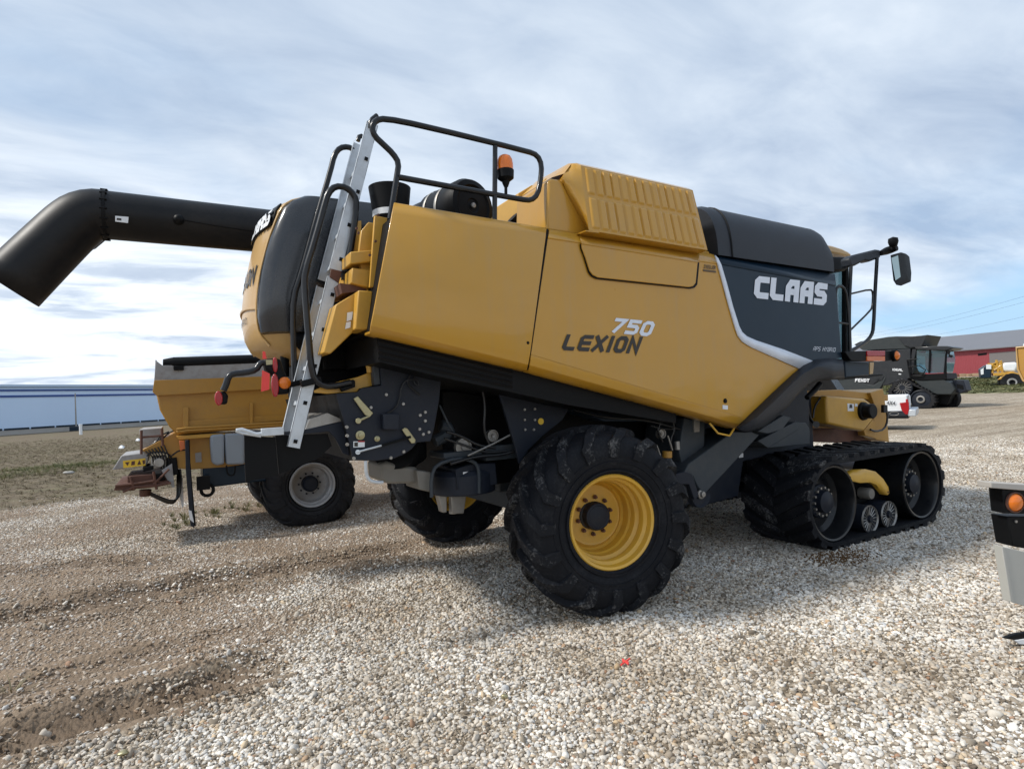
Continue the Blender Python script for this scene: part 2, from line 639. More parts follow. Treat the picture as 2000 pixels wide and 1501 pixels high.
# left flank (far side) panels, plain counterparts
mb = MB()
mb.plate([Vector((p.x, 1.60, p.z)) for p in pts], EY * .04)
mb.build('side_panel', 'yellow', HV, bevel=.01)


def pan(rows_px, y_main, cols=1):
    """rows of px pairs with own y -> subdivided grid (rows = list of [(px,py,y),...])"""
    mb = MB()
    mb.grid([[A(*p) for p in r] for r in rows_px])
    return mb


# ---- rear side panel (yellow): tilted head strip, flat field, turned-in foot
rear = MB()
rear.grid([[A(769, 397, -1.575), A(1066.5, 446, -1.575)], [A(765, 417, YS), A(1065, 463, YS)],
           [A(729, 609, YS), A(1034.5, 690, YS)], [A(724, 634, -1.635), A(1031, 710, -1.635)], [A(722, 648, -1.58), A(1029, 721, -1.58)],
           [A(722, 648, -1.58) + EY * .12, A(1029, 721, -1.58) + EY * .12]])
o = rear.build('rear_side_panel', 'yellow', HV, ang=12, solid=.02, bevel=.004)

# ---- front side panel (yellow)
front = MB()
front.grid([[A(1072, 449, -1.575), A(1386, 496, -1.575), A(1393, 498, -1.575)], [A(1070, 465, YS), A(1390, 514, YS), A(1401, 515, YS)]])
o = front.build('panel_head_strip', 'yellow', HV, ang=12, solid=.02, bevel=.004)
mb = MB()
mb.plate([A(px, py, YS) for px, py in [(1070, 465), (1401, 515), (1416, 575), (1436, 642), (1442, 656), (1456, 671), (1482, 684), (1570, 724), (1532, 752), (1500, 776), (1456, 817), (1036.5, 692)]], EY * .02)
o = mb.build('front_side_panel', 'yellow', HV, bevel=.004)
mb = MB()
mb.grid([[A(1036.5, 692, YS), A(1456, 817, YS)], [A(1034, 711, -1.635), A(1445, 828, -1.635)], [A(1032, 722, -1.58), A(1438, 834, -1.58)],
         [A(1032, 722, -1.58) + EY * .12, A(1438, 834, -1.58) + EY * .12]])
mb.build('panel_foot_strip', 'yellow', HV, ang=12, solid=.02, bevel=.004)
# service flap in the front panel: sits 6 mm proud over a dark joint
flap_px = [(1131, 459), (1365, 494), (1363, 512), (1359, 552), (1354, 558), (1346, 560), (1168, 541), (1158, 536), (1152, 528), (1143, 500), (1137, 484)]
mb = MB()
mb.plate([A(px + (3 if px > 1250 else -3), py + (3 if py > 520 else 0), YS - .012) for px, py in flap_px[2:]] + [A(1133, 476, YS - .012)], EY * .005)
mb.build('flap_joint', 'black', HV)
mb = MB()
mb.plate([A(px, py, YS - .024) for px, py in flap_px[2:]] + [A(1136, 476, YS - .024)], EY * .012)
mb.build('service_flap', 'yellow', HV, bevel=.004)
mb = MB()
mb.grid([[A(1131, 458, -1.595), A(1366, 494, -1.595)], [A(1136, 476, YS - .026), A(1363, 512, YS - .026)]])
mb.build('flap_head', 'yellow', HV, solid=.012)
# seam between the two panels with a rubber strip
mb = MB()
mb.tube([A(1069, 448, -1.57), A(1067.5, 465, -1.642), A(1035.5, 691, -1.642), A(1031, 720, -1.57)], .009, 6)
mb.build('panel_seam', 'black', HV)

# ---- white sweep stripe and dark front side panel
L_ = [(1396, 498), (1401, 514), (1412, 555), (1424, 600), (1436, 641), (1441, 655), (1450, 667), (1466, 677), (1520, 701), (1567, 722)]
R_ = [(1402, 504), (1408, 516), (1419, 553), (1431, 598), (1443, 636), (1449, 648), (1458, 656), (1476, 664), (1530, 682), (1592, 706)]
mb = MB()
mb.grid([[A(*p, YS - .008) for p in L_], [A(*p, YS - .008) for p in R_]])
mb.build('sweep_stripe', 'silver_dec', HV, solid=.012)
mb = MB()
mb.plate([A(*p, YS) for p in R_[1:]] + [A(*p, YS) for p in [(1644, 698), (1638, 620), (1632, 558)]], EY * .02)
mb.build('front_dark_panel', 'navy', HV, bevel=.004)
mb = MB()
mb.grid([[A(1402, 500, -1.56), A(1629, 536, -1.56)], [A(1408, 516, YS), A(1632, 558, YS)]])
mb.build('dark_panel_head', 'navy', HV, solid=.02)

# ---- dark arch running down over the track
out_px = [(1438, 836), (1470, 806), (1510, 767), (1548, 732), (1568, 715), (1592, 703), (1620, 700), (1645, 702)]
in_px = [(1458, 842), (1492, 832), (1530, 800), (1556, 770), (1575, 752), (1595, 742), (1622, 739), (1649, 738)]
mb = MB()
mb.grid([[A(*p, -1.66) for p in out_px], [A(*((p[0] * .35 + q[0] * .65), (p[1] * .35 + q[1] * .65)), -1.74) for p, q in zip(in_px, out_px)],
         [A(*((p[0] * .85 + q[0] * .15), (p[1] * .85 + q[1] * .15)), -1.72) for p, q in zip(in_px, out_px)],
         [A(*p, -1.62) for p in in_px], [A(*p, -1.62) + EY * .5 for p in in_px]])
mb.build('fender_arch', 'navy_m', HV, ang=60, solid=.02)

# ---- yellow ribbed hood (projects sideways) and the flat cheek behind it
mb = MB()
mb.plate([A(1068, 449, -1.57), A(1071, 352, -1.57), A(1078, 347, -1.57), A(1097, 350, -1.57), A(1112, 380, -1.57), A(1150, 449, -1.57), A(1386, 489, -1.57), A(1388, 497, -1.57)], EY * .5)
mb.build('hood_cheek', 'yellow', HV, bevel=.02)
TLp, TRp, BRp, BLp = A(1134, 322, -1.60), A(1353, 371, -1.60), A(1382, 488, -1.72), A(1150, 449, -1.72)
mb = MB()
backT = A(1110, 319, -1.48)
backB = A(1103, 362, -1.56)


def lerp(a, b, t):
    return a * (1 - t) + b * t


top_in = [TLp + Vector((-.03, .10, .01)), TRp + Vector((0, .10, .01))]
nr, nc = 60, 150
face = []


def ribh(u, v):
    """height of the pressed pattern on the hood face: two rows of upright pads"""
    k = u * 14.6 - .35
    fr = k - math.floor(k)
    col = min(max((min(fr, 1 - fr) * 2 - .16) / .14, 0), 1) if 0 <= k < 14 else 0
    if v < .44:
        row = min(max((min(v - .03, .44 - v)) / .02, 0), 1)
    else:
        row = min(max((min(v - .49, .965 - v)) / .02, 0), 1)
    return min(col, row)


for i in range(nr + 1):
    v = i / nr
    r_ = []
    for j in range(nc + 1):
        u = j / nc
        p = lerp(lerp(TLp, TRp, u), lerp(BLp, BRp, u), v)
        r_.append(p + Vector((0, -1, .2)).normalized() * (.014 * ribh(u, v)))
    face.append(r_)
mb.grid(face)
mb.build('hood_rib_panel', 'yellow', HV, ang=50)
mb = MB()
# shell round the ribbed face: roof, back facet, front and underside
shell_out = [lerp(TLp, TRp, u / 10) for u in range(11)]
mb.grid([[p for p in shell_out], [p + Vector((0, .05, .035)) for p in shell_out], [p + Vector((0, .12, .045)) for p in shell_out], [p + Vector((0, 1.2, .05)) for p in shell_out]])
lower = [lerp(BLp, BRp, u / 10) for u in range(11)]
mb.grid([lower, [p + Vector((0, .15, -.01)) for p in lower]])
mb.grid([[TRp, TRp + Vector((0, .12, .045)), TRp + Vector((0, 1.2, .05))], [BRp, BRp + Vector((0, .15, 0)), BRp + Vector((0, 1.3, 0))]])
mb.build('hood_roof', 'yellow', HV, ang=30)
mb = MB()
fac = []
for i in range(13):
    t_ = i / 12
    a_ = lerp(TLp + Vector((0, 0, .0)), BLp, t_)
    c_ = A(*[(1110, 319), (1097, 350), (1104, 368), (1150, 449)][min(int(t_ * 3), 2)], -1.5)
    pth = [(1110, 319), (1099, 345), (1112, 375), (1150, 449)]
    k = t_ * 3
    i0 = min(int(k), 2)
    q = [pth[i0][d] * (1 - k + i0) + pth[i0 + 1][d] * (k - i0) for d in (0, 1)]
    c_ = A(q[0], q[1], -1.60 + .0 * t_ if t_ > .3 else -1.48 - .4 * t_)
    mid = lerp(a_, c_, .5) + Vector((-.03, .0, 0)) * (1 - t_)
    fac.append([a_, lerp(a_, mid, .5) + Vector((-.012, 0, 0)) * (1 - t_), mid, c_, c_ + Vector((.03, .12, 0))])
mb.grid(fac)
tp = [TLp, TLp + Vector((0, .05, .035)), TLp + Vector((0, .12, .045)), A(1110, 319, -1.48)]
mb.grid([[TLp, TLp + Vector((0, .05, .035)), TLp + Vector((0, .6, .05))], [fac[0][2], A(1110, 319, -1.48), A(1110, 319, -1.48) + Vector((0, .5, .02))], [fac[3][3], A(1078, 346, -1.5), A(1078, 346, -1.5) + Vector((0, .5, 0))]])
mb.plate([BLp + Vector((-.03, 0, -.012)), BLp + Vector((.1, 0, -.012)), BLp + Vector((.1, .3, .0)), BLp + Vector((-.03, .3, .0))], Vector((0, 0, .01)))
mb.build('hood_back_facet', 'yellow', HV, ang=60)

# ---- dark grain tank cover
def cover_rows(px0, px1, n=8):
    return None


rows = []
prof_c = [(498, 0.0, 0.0), (0, 0, 0)]
xa, xb = A(1400, 498, -1.58).x, A(1626, 531, -1.58).x
zb0, zb1 = A(1400, 498, -1.58).z, A(1626, 531, -1.58).z
zt0, zt1 = A(1370, 409, -1.42).z, A(1596, 456, -1.42).z
xt0, xt1 = A(1366, 408, -1.42).x, A(1603, 462, -1.42).x
for i in range(25):
    u = i / 24
    xbm, xtp = lerp(xa, xb, u), lerp(xt0, xt1, u)
    zbm, ztp = lerp(zb0, zb1, u), lerp(zt0, zt1, u)
    drop = 0
    if u > .93:
        drop = .14 * ((u - .93) / .07) ** 2
    if u < .04:
        drop = .03 * (1 - u / .04) ** 2
    row = [Vector((xbm, -1.60, zbm))]
    for k in range(1, 12):
        t_ = k / 11
        # superellipse shoulder
        a_ = t_ * math.pi / 2
        yy = -1.60 + .34 * (1 - math.cos(a_) ** .75) + .02 * t_
        zz = zbm + (ztp - drop + .07 - zbm) * math.sin(a_) ** .7
        row.append(Vector((lerp(xbm, xtp, t_), yy, zz)))
    row.append(Vector((xtp, 1.2, row[-1].z + .02)))
    rows.append(row)
mb = MB()
mb.grid(rows)
mb.add(rows[-1] + [Vector((rows[-1][-1].x, 1.2, zb1)), ], [tuple(range(len(rows[-1]) + 1))])
mb.add(rows[0] + [Vector((rows[0][-1].x, 1.2, zb0)), ], [tuple(range(len(rows[0]) + 1))])
mb.build('grain_tank_cover', 'navy_m', HV, ang=40)
mb = MB()
mb.tube([Vector((p.x, p.y - .003, p.z)) for p in [lerp(a_, b_, .5) for a_, b_ in zip(rows[2][:11], rows[3][:11])]], .010, 6)
mb.build('cover_joint', 'black', HV)

# ---- inner yellow wall on the engine deck with sticker
mb = MB()
mb.plate([A(1012, 377, -1.0), A(1040, 360, -1.0), A(1053, 372, -1.0), A(1056, 452, -1.0), A(1012, 448, -1.0)], EY * .9)
mb.plate([A(1054, 360, -1.3), A(1068, 346, -1.3), A(1070, 452, -1.3), A(1057, 448, -1.3)], EY * .5)
mb.build('engine_bay_wall', 'yellow2', HV, bevel=.008)
decal('wall_sticker', [(1013, 388), (1022, 385), (1022, 392), (1013, 396)], -1.01, 'sticker', HV)

# ---- CLAAS on the dark panel, APS HYBRID, 750, LEXION, dealer plate
yd = YS - .002
mb = letters('CLAAS', A(1471, 581, yd), A(1613, 596.5, yd), A(1616, 553, yd), A(1475, 538, yd), sw=2.35, gap=.55, shear=.0, hsq=.98)
mb.build('maker_lettering', 'silver_dec', HV, recalc=False)
mb = letters('APS HYBRID', A(1587, 684, yd), A(1631, 686.5, yd), A(1632, 678.5, yd), A(1589, 676, yd), sw=.75, gap=1.2, shear=.1)
mb.build('small_lettering', 'silver_dec', HV, recalc=False)
mb = letters('750', A(1189, 648, yd), A(1275, 657.5, yd), A(1281, 628, yd), A(1196, 619.5, yd), sw=1.8, gap=1.0, shear=.22, hsq=1.1)
mb.build('model_number', 'silver_dec', HV, recalc=False)
mb = letters('LEXION', A(1095, 683, yd), A(1249, 690.5, yd), A(1256, 657, yd), A(1101, 652, yd), sw=1.85, gap=1.0, shear=.18, hsq=1.1)
mb.build('model_lettering', 'black_dec', HV, recalc=False)
mb = letters('ZIEGLER', A(1374, 523.5, yd), A(1397, 526, yd), A(1397.5, 518.5, yd), A(1374.5, 516, yd), sw=1.5, gap=.9)
mb.build('dealer_lettering', 'bronze_dec', HV, recalc=False)
decal('dealer_bar', [(1373, 525.5), (1398, 528.5), (1398, 532), (1373, 529)], yd, 'bronze_dec', HV, th=.003)
# small stickers and locks
for n_, q, mt in (('label_sticker', [(1017, 679), (1031, 681), (1030, 691), (1017, 689)], 'sticker'),
                  ('label_sticker', [(1411, 790), (1421, 791), (1421, 799), (1411, 798)], 'sticker')):
    decal(n_, q, YS - .001, mt, HV)
for px, py in ((1030, 669), (1416, 782)):
    mb = MB()
    p = A(px, py, YS)
    mb.cyl(p + EY * .01, p - EY * .006, .022, .022, 16)
    mb.cyl(p - EY * .006, p - EY * .014, .014, .010, 12)
    mb.build('lock', 'black', HV)
mb = MB()
mb.tube([A(1386, 826, -1.6), A(1402, 845, -1.6), A(1425, 850, -1.6), A(1434, 836, -1.6)], .009, 8)
mb.build('grab_wire', 'yellow_rim', HV)

# ---- railing of the engine deck
YR = -1.52
mb = MB()
mb.tube([A(*p, YR) for p in [(762, 428), (775, 345), (779, 318), (768, 300), (748, 281), (732, 266), (726, 250), (733, 235), (752, 231), (820, 244), (1030, 295), (1050, 303), (1058, 322), (1056, 350), (1050, 380), (1037, 391), (1018, 389), (775, 345)]], .021, 10, 1)
mb.tube([A(967, 285, YR), A(966, 430, YR)], .019, 10)
mb.build('deck_railing', 'black_g', HV, ang=60)
# beacon
p0, p1 = A(988, 385, YR), A(988, 357, YR)
mb = MB()
mb.cyl(p0, p1, .012, .012, 10)
u_ = Vector((0, 0, 1))
mb.lathe([(.016, -.03), (.028, 0), (.03, .01), (.062, .035), (.066, .095), (.06, .10)], p1, u_, 24)
mb.build('beacon_base', 'black', HV, ang=40)
mb = MB()
mb.lathe([(.061, .098), (.062, .14), (.058, .175), (.046, .20), (.025, .213), (.001, .216)], p1, u_, 24)
mb.build('beacon_lens', 'amber', HV, ang=60)

# ---- exhaust stack
b_ = A(764, 440, -1.1)
t_ = A(765, 368, -1.1)
mb = MB()
hh = t_.z - b_.z
mb.lathe([(.10, 0), (.135, .05), (.135, .10), (.155, hh - .02), (.158, hh), (.150, hh), (.14, hh - .1), (.12, .05), (.001, .05)], b_, u_, 32)
mb.build('exhaust_stack', 'black', HV, ang=35)
mb = MB()
mb.lathe([(.1365, .055), (.1365, .10)], b_, u_, 32)
mb.build('stack_band', 'sticker', HV)
# ---- air intake drum lying across
c_ = A(921, 402, -1.20)
dx = Vector((-.25, 1, 0)).normalized()
mb = MB()
mb.lathe([(.001, -.012), (.05, -.012), (.06, -.02), (.15, -.018), (.165, -.03), (.205, -.02), (.222, .02), (.222, .14), (.217, .15), (.217, .42), (.19, .5), (.19, .9)], c_, dx, 40)
mb.build('air_filter_drum', 'black', HV, ang=30)
mb = MB()
for h in (.18, .34):
    mb.lathe([(.2195, h), (.222, h + .01), (.222, h + .022), (.2195, h + .03)], c_, dx, 40)
mb.lathe([(.022, -.016), (.02, -.03), (.001, -.032)], c_, dx, 12)
build_split(mb, 'drum_band', 'steel', HV)
mb = MB()
mb.tube([A(1000, 425, -1.0), A(1015, 442, -1.0), A(1035, 450, -1.0)], .06, 14, 1)
mb.build('intake_duct', 'black', HV, ang=60)

# ---- rear hood: moulded tan centre with glossy black corner fairings
ZP = [(2.10, -2.20, .50), (2.145, -2.30, .55), (2.20, -2.38, .58), (2.30, -2.425, .60), (2.42, -2.44, .61), (2.58, -2.435, .62), (2.76, -2.41, .62),
      (2.90, -2.38, .62), (3.03, -2.35, .62), (3.15, -2.315, .62), (3.26, -2.29, .61), (3.33, -2.24, .60), (3.365, -2.15, .57)]


def hood_pt(i, ang, off=0.0, xf=-1.45):
    z, xr, hw = ZP[i]
    xr -= off
    hw += off
    rc = min(.20, hw * .5)
    t = abs(ang) / (math.pi / 2)
    l1, l2 = hw - rc, rc * math.pi / 2
    l3 = max(abs(xf - xr) - rc - .06, .05)
    q = t * (l1 + l2 + l3)
    if q < l1:
        x, y = xr + .06 * (q / l1) ** 2, q
    elif q < l1 + l2:
        a_ = (q - l1) / rc
        x, y = xr + .06 + rc * (1 - math.cos(a_)), l1 + rc * math.sin(a_)
    else:
        x, y = xr + .06 + rc + (q - l1 - l2), hw
    return Vector((x, math.copysign(y, ang), z + (off if i == len(ZP) - 1 else 0)))


def seam(i):
    f = (i - 2) / (len(ZP) - 3)
    return .50 + .28 * f * f + .08 * max(0, .12 - f) / .12


def hood_patch(a0, a1, i0, i1, off, n=24):
    return [[hood_pt(i, lerp(a0, a1, k / n), off) for k in range(n + 1)] for i in range(i0, i1 + 1)]


mb = MB()
g = hood_patch(-math.pi / 2, math.pi / 2, 0, len(ZP) - 1, 0, 60)
mb.grid(g)
mb.f.append(tuple(range(61)))
mb.f.append(tuple((len(ZP) - 1) * 61 + k for k in range(61)))
mb.build('rear_hood', 'tan', HV, ang=50)
for sgn in (-1, 1):
    mb = MB()
    rows = []
    for i in range(3, len(ZP)):
        zf = (i - 2) / (len(ZP) - 3)
        a_in = seam(i)
        bulge = .03 * math.sin(min(zf * 1.15, 1) * math.pi) ** .6
        rw = [hood_pt(i, sgn * a_in, .004)]
        for k in range(1, 25):
            tt = k / 24
            rw.append(hood_pt(i, sgn * lerp(a_in, math.pi / 2, tt), .02 + bulge * math.sin(tt * math.pi) ** .5))
        rows.append(rw)
    mb.grid(rows)
    r0 = rows[0]
    mb.grid([r0, [Vector((p.x * .93 - .12, p.y * .9, p.z - .02)) for p in r0]])
    mb.build('corner_fairing', 'fairing', HV, ang=50)
    mb = MB()
    mb.grid([[hood_pt(i, sgn * lerp(.80, math.pi / 2, k / 12), .012) for k in range(13)] for i in range(0, 4)])
    mb.build('lower_side_cover', 'black', HV, ang=60, solid=.008)
    # pale edge trim
    mb = MB()
    mb.tube([hood_pt(i, sgn * (seam(i) - .02), .008) for i in range(2, len(ZP))], .010, 6, 1)
    mb.build('edge_trim', 'tan', HV, ang=60)
# lamp recess with lettering band at the top of the hood
mb = MB()
mb.grid([[hood_pt(i, lerp(-.60, .30, k / 16), .006) for k in range(17)] for i in (9, 10, 11)])
mb.build('lamp_recess', 'black', HV, ang=60, solid=.01)


def hood_uv(i0, i1, a0, a1):
    return lambda u, v: None


def hood_text(text, zi0, zi1, a0, a1, sw, gap, mat, name, lift=.02, shear=0.0, hsq=1.0):
    BL, BR, TR, TL = (Vector((a0, 0, zi0)), Vector((a1, 0, zi0)), Vector((a1, 0, zi1)), Vector((a0, 0, zi1)))
    mb = letters(text, BL, BR, TR, TL, sw, gap, shear, 0, Vector((0, 0, 0)), hsq)
    vs = []
    for v in mb.v:
        i = int(min(max(math.floor(v.z), 0), len(ZP) - 2))
        f = v.z - i
        vs.append(lerp(hood_pt(i, v.x, lift), hood_pt(i + 1, v.x, lift), f))
    mb.v = vs
    return mb.build(name, mat, HV, recalc=False)


hood_text('CLAAS', 9.0, 10.3, .26, -.56, 2.3, .6, 'sticker', 'hood_maker_lettering', .026)
hood_text('LEXION', 5.7, 6.7, .42, -.40, 1.4, 1.0, 'black_dec', 'hood_model_lettering', .006, .18)
hood_text('APS HYBRID', 3.9, 4.25, .38, -.22, .8, 1.0, 'black_dec', 'hood_small_lettering', .006)
mb = MB()
mb.tube([lerp(hood_pt(4, a_, .006), hood_pt(5, a_, .006), .45 + .25 * math.cos(a_ * 3)) for a_ in [k / 12 - .5 for k in range(11)]], .012, 6)
mb.build('hood_ridge', 'tan', HV, ang=60)
for yy in (-.36, ):
    mb = MB()
    mb.lathe([(.045, -.01), (.062, -.02), (.062, -.07), (.05, -.075), (.001, -.078)], (-2.20, yy, 3.22), (1, 0, 0), 20)
    mb.build('work_lamp', 'black', HV, ang=40)
    mb = MB()
    mb.lathe([(.001, -.082), (.045, -.080), (.05, -.077)], (-2.20, yy, 3.22), (1, 0, 0), 20)
    mb.build('lamp_glass', 'white', HV, ang=40)
mb = MB()
mb.box((-2.02, -.3, 1.95), (.14, .14, .3))
mb.cyl(A(556, 690, -.35), A(556, 735, -.35), .035, .035)
for k in range(4):
    c0 = A(556, 667 + 6 * k, -.35)
    mb.cyl(c0, c0 + u_ * -.02, .042)
mb.build('hood_hinge_post', 'black', HV, bevel=.005)
# black infill between hood and body
mb = MB()
mb.box((-1.62, 0, 2.65), (.60, 1.15, 1.3))
mb.box((-1.75, 0, 1.95), (.55, 1.0, .3))
mb.build('radiator_box', 'black', HV, bevel=.02)

# ---- yellow rear frame steps between hood and side panel
mb = MB()
Y2 = -1.42
mb.plate([A(*p, Y2) for p in [(700, 566), (728, 568), (720, 643), (694, 642)]], EY * .25)
mb.plate([A(*p, Y2 + .10) for p in [(656, 594), (702, 566), (696, 642), (646, 690), (632, 688)]], EY * .9)
build_split(mb, 'rear_frame_box', 'yellow2', HV, bevel=.008)
mb = MB()
mb.plate([A(*p, -1.36) for p in [(684, 491), (742, 486), (736, 510), (684, 515)]], EY * .35)
mb.plate([A(*p, -1.34) for p in [(688, 522), (724, 526), (720, 562), (686, 552)]], EY * .4)
build_split(mb, 'step_bracket', 'yellow2', HV, bevel=.008)
mb = MB()
mb.plate([A(*p, -1.15) for p in [(690, 432), (706, 430), (706, 490), (684, 495)]], EY * .05)
mb.plate([A(*p, -1.30) for p in [(706, 450), (720, 433), (756, 440), (735, 560), (720, 590), (700, 500)]], EY * .04)
mb.plate([A(*p, -1.42) for p in [(732, 420), (757, 425), (736, 560), (722, 560)]], EY * .03)
build_split(mb, 'rear_frame_wall', 'yellow2', HV, bevel=.004)
mb = MB()
for px, py in ((696, 446), (700, 455), (738, 420), (733, 471), (750, 472), (746, 490), (722, 498)):
    p = A(px, py, -1.46)
    mb.cyl(p, p - EY * .012, .009, .009, 8)
build_split(mb, 'bolt', 'rust', HV)
mb = MB()
mb.plate([A(*p, -1.30) for p in [(664, 552), (702, 558), (722, 566), (668, 572)]], EY * .4)
mb.build('step_grating', 'rust', HV)
for q in ([(678, 610), (689, 608), (687, 624), (677, 627)], [(676, 629), (685, 627), (684, 639), (674, 642)]):
    decal('warning_sticker', q, Y2 + .095, 'sticker', HV)

# ---- galvanised folding ladder
LY0, LY1 = -1.12, -.72


def rail(px_a, px_b, y, out, w=.085, fl=.03):
    """C-profile between two points in plane y"""
    a_, b_ = A(*px_a, y), A(*px_b, y)
    d = (b_ - a_).normalized()
    s_ = d.cross(Vector((0, -1, 0))).normalized() * w / 2
    mb = MB()
    t_ = EY * .005
    mb.plate([a_ - s_, a_ + s_, b_ + s_, b_ - s_], t_)
    for sg in (-1, 1):
        e = s_ * sg
        mb.plate([a_ + e, a_ + e * .93, b_ + e * .93, b_ + e], EY * (fl * out))
    return mb, a_, b_, d, s_


segs = [((574, 873), (652, 541)), ((655, 527), (728, 240))]
for (pa, pb) in segs:
    mb, a0, b0, d0, s0 = rail(pa, pb, LY0, 1)
    mb.build('ladder_rail', 'galv', HV)
    a1 = a0 + Vector((0, LY1 - LY0, 0))
    b1 = b0 + Vector((0, LY1 - LY0, 0))
    mb = MB()
    mb.plate([a1 - s0, a1 + s0, b1 + s0, b1 - s0], EY * .005)
    for sg in (-1, 1):
        e = s0 * sg
        mb.plate([a1 + e, a1 + e * .93, b1 + e * .93, b1 + e], -EY * .03)
    mb.build('ladder_rail', 'galv', HV)
rung_px = [(577, 861), (596, 786), (615, 714), (632, 643), (649, 575), (666, 506), (682, 439), (699, 374), (715, 310)]
for px, py in rung_px:
    c0 = A(px, py, LY0)
    mb = MB()
    rot = Matrix.Rotation(-R(75), 3, 'Y')
    mb.box(c0 + Vector((0, (LY1 - LY0) / 2, 0)), (.032, LY1 - LY0 + .004, .03), rot)
    mb.build('ladder_rung', 'galv', HV, bevel=.003)
mb = MB()
for px, py in rung_px:
    c0 = A(px, py, LY0)
    mb.box(c0 - EY * .004, (.026, .004, .026), Matrix.Rotation(-R(75), 3, 'Y'))
build_split(mb, 'rung_socket', 'black', HV)
mb = MB()
mb.plate([A(*p, LY0 - .012) for p in [(647, 524), (668, 529), (662, 552), (644, 540)]], EY * .012)
mb.build('ladder_hinge', 'rust', HV, bevel=.003)
mb = MB()
mb.plate([A(*p, LY0 - .02) for p in [(669, 520), (688, 528), (684, 549), (668, 545)]], EY * .03)
mb.tube([A(742, 225, LY0) + Vector((-.02, .01, 0)), A(724, 235, LY0), A(723, 250, LY0)], .018, 8, 1)
mb.tube([A(712, 290, LY1), A(712, 270, LY1), A(703, 263, LY1), A(699, 275, LY1)], .018, 8, 1)
build_split(mb, 'ladder_hook', 'black_g', HV, ang=60)
mb = MB()
mb.box(A(606, 745, LY0) - EY * .03, (.14, .05, .045), Matrix.Rotation(R(-12), 3, 'Y'))
mb.box(A(578, 748, LY1) - EY * .03, (.12, .05, .04), Matrix.Rotation(R(-12), 3, 'Y'))
build_split(mb, 'ladder_clamp', 'black', HV, bevel=.006)

# ---- black grab rails left and right of the ladder
mb = MB()
mb.tube([A(*p, -.70) for p in [(691, 292), (680, 286), (664, 288), (653, 302), (645, 335), (620, 420), (590, 530), (573, 580), (572, 640), (576, 748)]], .022, 10, 1)
mb.build('grab_rail', 'black_g', HV, ang=60)
mb = MB()
mb.tube([A(*p, -1.16) for p in [(677, 530), (688, 470), (697, 400), (692, 380), (676, 365), (655, 363), (641, 376), (634, 400), (615, 470), (596, 530), (595, 560), (603, 660), (609, 728), (622, 748), (645, 755), (685, 746)]], .023, 10, 1)
mb.build('grab_rail', 'black_g', HV, ang=60)
mb = MB()
mb.plate([A(*p, -1.15) for p in [(662, 752), (690, 740), (694, 743), (694, 755), (668, 764)]], EY * .04)
mb.build('rail_foot', 'black', HV, bevel=.004)
mb = MB()
mb.plate([A(*p, -1.12) for p in [(612, 762), (640, 750), (700, 735), (722, 726), (730, 727), (732, 752), (706, 757), (706, 764), (640, 768), (615, 766)]], EY * .03)
mb.tube([A(712, 648, -1.13), A(724, 727, -1.13)], .028, 10)
mb.build('ladder_bracket', 'yellow2', HV, bevel=.004)
mb = MB()
mb.plate([A(*p, -1.20) for p in [(723, 650), (734, 652), (744, 750), (731, 752)]], EY * .07)
mb.build('rear_upright', 'beam', HV, bevel=.006)

# ---- dark louvred skirt under the rear panel
mb = MB()
mb.plate([A(*p, -1.50) for p in [(734, 650), (1032, 724), (1110, 745), (1320, 805), (1320, 825), (1110, 790), (1000, 765), (860, 735), (742, 706)]], EY * .9)
for k in range(4):
    f = .25 + k * .2
    a_, b_ = A(738, 652 + 54 * f, -1.5), A(1000, 716 + 46 * f, -1.5)
    mb.tube([a_, b_], .012, 6)
mb.build('louvred_skirt', 'black', HV)

# ---- straw chopper housing side plate
YC = -1.22
chop_px = [(742, 706), (800, 722), (862, 737), (858, 780), (848, 836), (841, 861), (815, 863), (804, 876), (790, 886), (770, 894), (735, 899), (689, 898), (688, 888), (680, 850), (672, 822), (657, 768), (700, 765), (706, 757), (745, 752)]
mb = MB()
mb.plate([A(*p, YC) for p in chop_px], EY * .03)
mb.build('chopper_side_plate', 'chassis', HV, bevel=.004)
mb = MB()
mb.plate([A(*p, YC + .035) for p in chop_px], EY * 2.2)
mb.build('chopper_housing', 'black', HV)
mb = MB()
for px, py in ((754, 770), (724, 795), (787, 788), (830, 804), (820, 810), (830, 821), (819, 837), (677, 833), (678, 850), (678, 867), (691, 894), (763, 893), (788, 881), (837, 843), (826, 847), (751, 708), (787, 718), (857, 735)):
    p = A(px, py, YC - .001)
    mb.cyl(p, p - EY * .012, .013, .011, 8)
build_split(mb, 'bolt', 'steel', HV)
mb = MB()
for px, py, r_ in ((703, 849, .032), (736, 856, .02)):
    p = A(px, py, YC - .001)
    mb.lathe([(r_, 0), (r_, -.012), (r_ * .55, -.016), (r_ * .5, -.03), (.001, -.032)], p, (0, 1, 0), 20)
build_split(mb, 'housing_boss', 'zinc', HV, ang=30)
decal('danger_sticker', [(690, 861), (712, 861), (712, 872), (690, 873)], YC - .001, 'sticker', HV)
decal('danger_sticker', [(692, 863), (699, 863), (699, 871), (692, 871)], YC - .006, 'black_dec', HV, th=.001)
decal('danger_sticker', [(699, 860), (712, 860), (712, 862.5), (699, 862.5)], YC - .006, 'red', HV, th=.001)
mb = MB()
mb.plate([A(*p, YC - .07) for p in [(749, 807), (781, 806), (780, 839), (749, 838)]], EY * .068)
mb.build('control_box', 'chassis', HV, bevel=.008)
mb = MB()
mb.plate([A(*p, YC - .03) for p in [(691, 778), (699, 773), (729, 806), (722, 814), (713, 809)]], EY * .02)
mb.tube([A(720, 812, YC - .03), A(698, 822, YC - .03)], .009, 6)
mb.cyl(A(700, 821, YC - .02), A(700, 821, YC - .04), .02)
mb.build('latch_lever', 'zinc', HV, bevel=.003)
